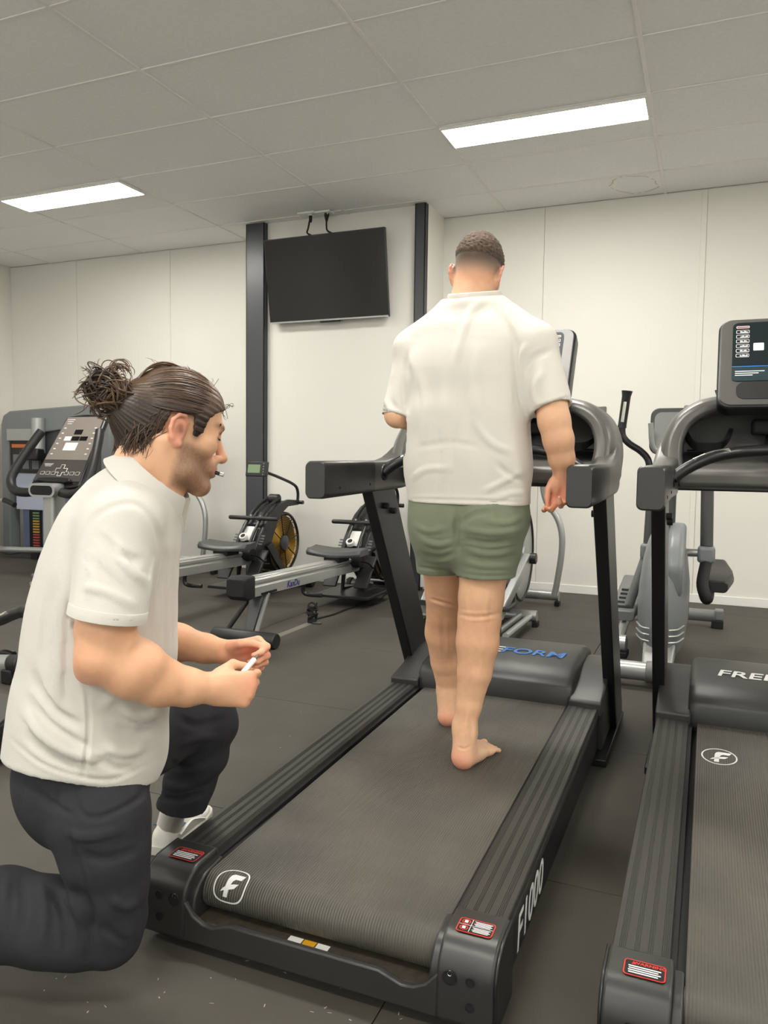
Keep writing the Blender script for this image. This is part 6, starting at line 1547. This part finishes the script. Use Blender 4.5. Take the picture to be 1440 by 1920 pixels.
    fl = [([g(120, 1520), g(140, 1600), g(165, 1680), g(185, 1760)], .006, -.004), ([g(150, 1455), g(145, 1510), g(180, 1535), g(255, 1500), g(272, 1470)], .008, -.005), ([g(110, 1470), g(106, 1510), g(140, 1530)], .007, -.004), ([g(45, 1440), g(75, 1490), g(110, 1520)], .014, -.006),
          ([g(120, 1560), g(170, 1570), g(240, 1550)], .016, .006), ([g(150, 1600), g(200, 1612), g(262, 1590)], .014, -.005), ([g(135, 1660), g(165, 1700), g(180, 1770)], .013, -.010), ([g(120, 1665), g(150, 1720), g(160, 1790)], .013, .010), ([g(100, 1660), g(120, 1720), g(125, 1795)], .013, -.008), ([g(75, 1650), g(85, 1710), g(80, 1780)], .014, .007), ([g(40, 1640), g(45, 1700), g(35, 1770)], .014, -.006), ([g(15, 1640), g(10, 1700), g(0, 1760)], .014, .006),
          ([g(200, 1680), g(235, 1700), g(262, 1690)], .014, .006), ([g(190, 1730), g(220, 1760), g(240, 1765)], .013, -.006), ([g(330, 1400, 2.05), g(365, 1385, 2.05), g(410, 1380, 2.05)], .014, .007), ([g(315, 1430, 2.1), g(350, 1440, 2.1), g(400, 1420, 2.1)], .013, -.008), ([g(305, 1470, 2.12), g(345, 1475, 2.12), g(395, 1455, 2.12)], .013, .008), ([g(295, 1495, 2.14), g(340, 1500, 2.14), g(385, 1485, 2.14)], .011, -.006), ([g(330, 1345, 2.0), g(370, 1360, 2.03), g(430, 1345, 2.05)], .014, -.006)]
    V = folds2(V, F, fl); V = waves(V, F, .0022, 55, (.5, .2, .8), .6, 3.0)
    np_obj('trousers', [(V, F)], M_TROUS, T, B)
    # ---- shoes
    def shoe(heel, fd, up, name='shoe'):
        Mx = frame_np(heel, fd, np.cross(up, fd))
        def q(x, y, z): p = Mx[:3, 3]+Mx[:3, :3]@np.array((x, y, z)); return Vector(p)-base
        secs = [(0, .026, .055), (.012, .034, .090), (.05, .038, .098), (.095, .039, .100), (.125, .041, .092), (.165, .045, .075), (.205, .047, .062), (.245, .043, .052), (.275, .032, .044), (.292, .014, .036)]
        rings = []
        for x, w_, h in secs:
            ring = []
            for k in range(16):
                t = math.pi*k/15; ring.append(q(x, w_*math.cos(t)*(1.0 if k in (0, 15) else 1.03), .022+(h-.022)*max(0, math.sin(t))**.72))
            rings.append(ring)
        up_ = MB().loft(rings).build('shoe', M_SHOE, T, sharp=60)
        rings = [[q(x-.003 if x < .01 else x+.002, y*(w_+.005), z) for y, z in ((-1, .0), (1, .0), (1.06, .014), (1.0, .032), (-1.0, .032), (-1.06, .014))] for x, w_, h in secs]
        MB().loft(rings).build('sole', M_SOLE, up_, bevel=.004)
        for k in range(5):
            x = .115+.022*k; h = .098-.0085*k*1.2
            MB().tube(smooth_path([q(x, -.028, h-.012), q(x+.006, 0, h+.002), q(x, .028, h-.012)], 4), .0032, 6).build('lace', M_WHITE, up_)
        for s in (-1, 1):
            MB().tube(smooth_path([q(.05, s*.040, .05), q(.11, s*.043, .065), q(.15, s*.044, .055), q(.20, s*.0485, .034)], 4), .004, 6, squash=(1, .4)).build('side_overlay', M_WHITE, up_)
            MB().tube(smooth_path([q(.035, s*.0385, .078), q(.055, s*.040, .070), q(.08, s*.040, .073)], 3), .005, 6, squash=(1, .4)).build('blue_accent', mat('teal_lining', (30, 92, 120), .6), up_)
        MB().tube(smooth_path([q(.112, 0, .105), q(.118, .01, .125), q(.122, .02, .118)], 3), .006, 6, squash=(1, .4)).build('tongue_tab', M_SHOE, up_)
        return q
    q = shoe(npv(at_z(300, 1606, 0.0)), np.array((-.16, .98, 0)), np.array((0, 0, 1.0)))
    ht = Vector(D(338, 1500, 2.19))-base
    MB().tube([q(.060, 0, .07), q(.060, 0, .10).lerp(ht, .35), ht], [.040, .037, .038], 18).build('sock', M_TEE, T)
    h2 = D(-262, 1700, 1.79); shoe(np.array((h2[0], h2[1], .26)), np.array((.05, -.08, -1.0)), np.array((-.93, -.37, .0)))
    tag(T, 'kneeling man with a hair bun, white polo shirt and charcoal trousers', 'person')
    # ---- things he holds
    a, b = D(455, 1262, 1.700), D(489, 1222, 1.770); o_ = Vector(a); P_ = empty('pen', o_); dv = Vector(b-a)
    MB().tube([dv*-.05, dv*.25, dv*.62], .0062, 14).build('barrel', M_WHITE, P_)
    MB().tube([dv*.62, dv*.72, dv*.86], [.0058, .0045, .0022], 12).build('tip', M_CHROME, P_)
    tag(P_, 'white pen held in the kneeling man\'s hands', 'pen')
    a = o+RM@(np.array((.098, -.012, -.060))*1.02); dv = R_*.92-U_*.28+F_*.1; dv /= np.linalg.norm(dv); P_ = empty('marker_lid', a)
    MB().tube([Vector(dv*0), Vector(dv*.022)], .0046, 14).build('cap_body', M_BLACKG, P_)
    MB().tube([Vector(dv*.022), Vector(dv*.032)], .0050, 14).build('cap_end', M_CHROME, P_, bevel=.001)
    tag(P_, 'small dark pen cap with a silver end held in the kneeling man\'s mouth', 'lid')
kneeler()
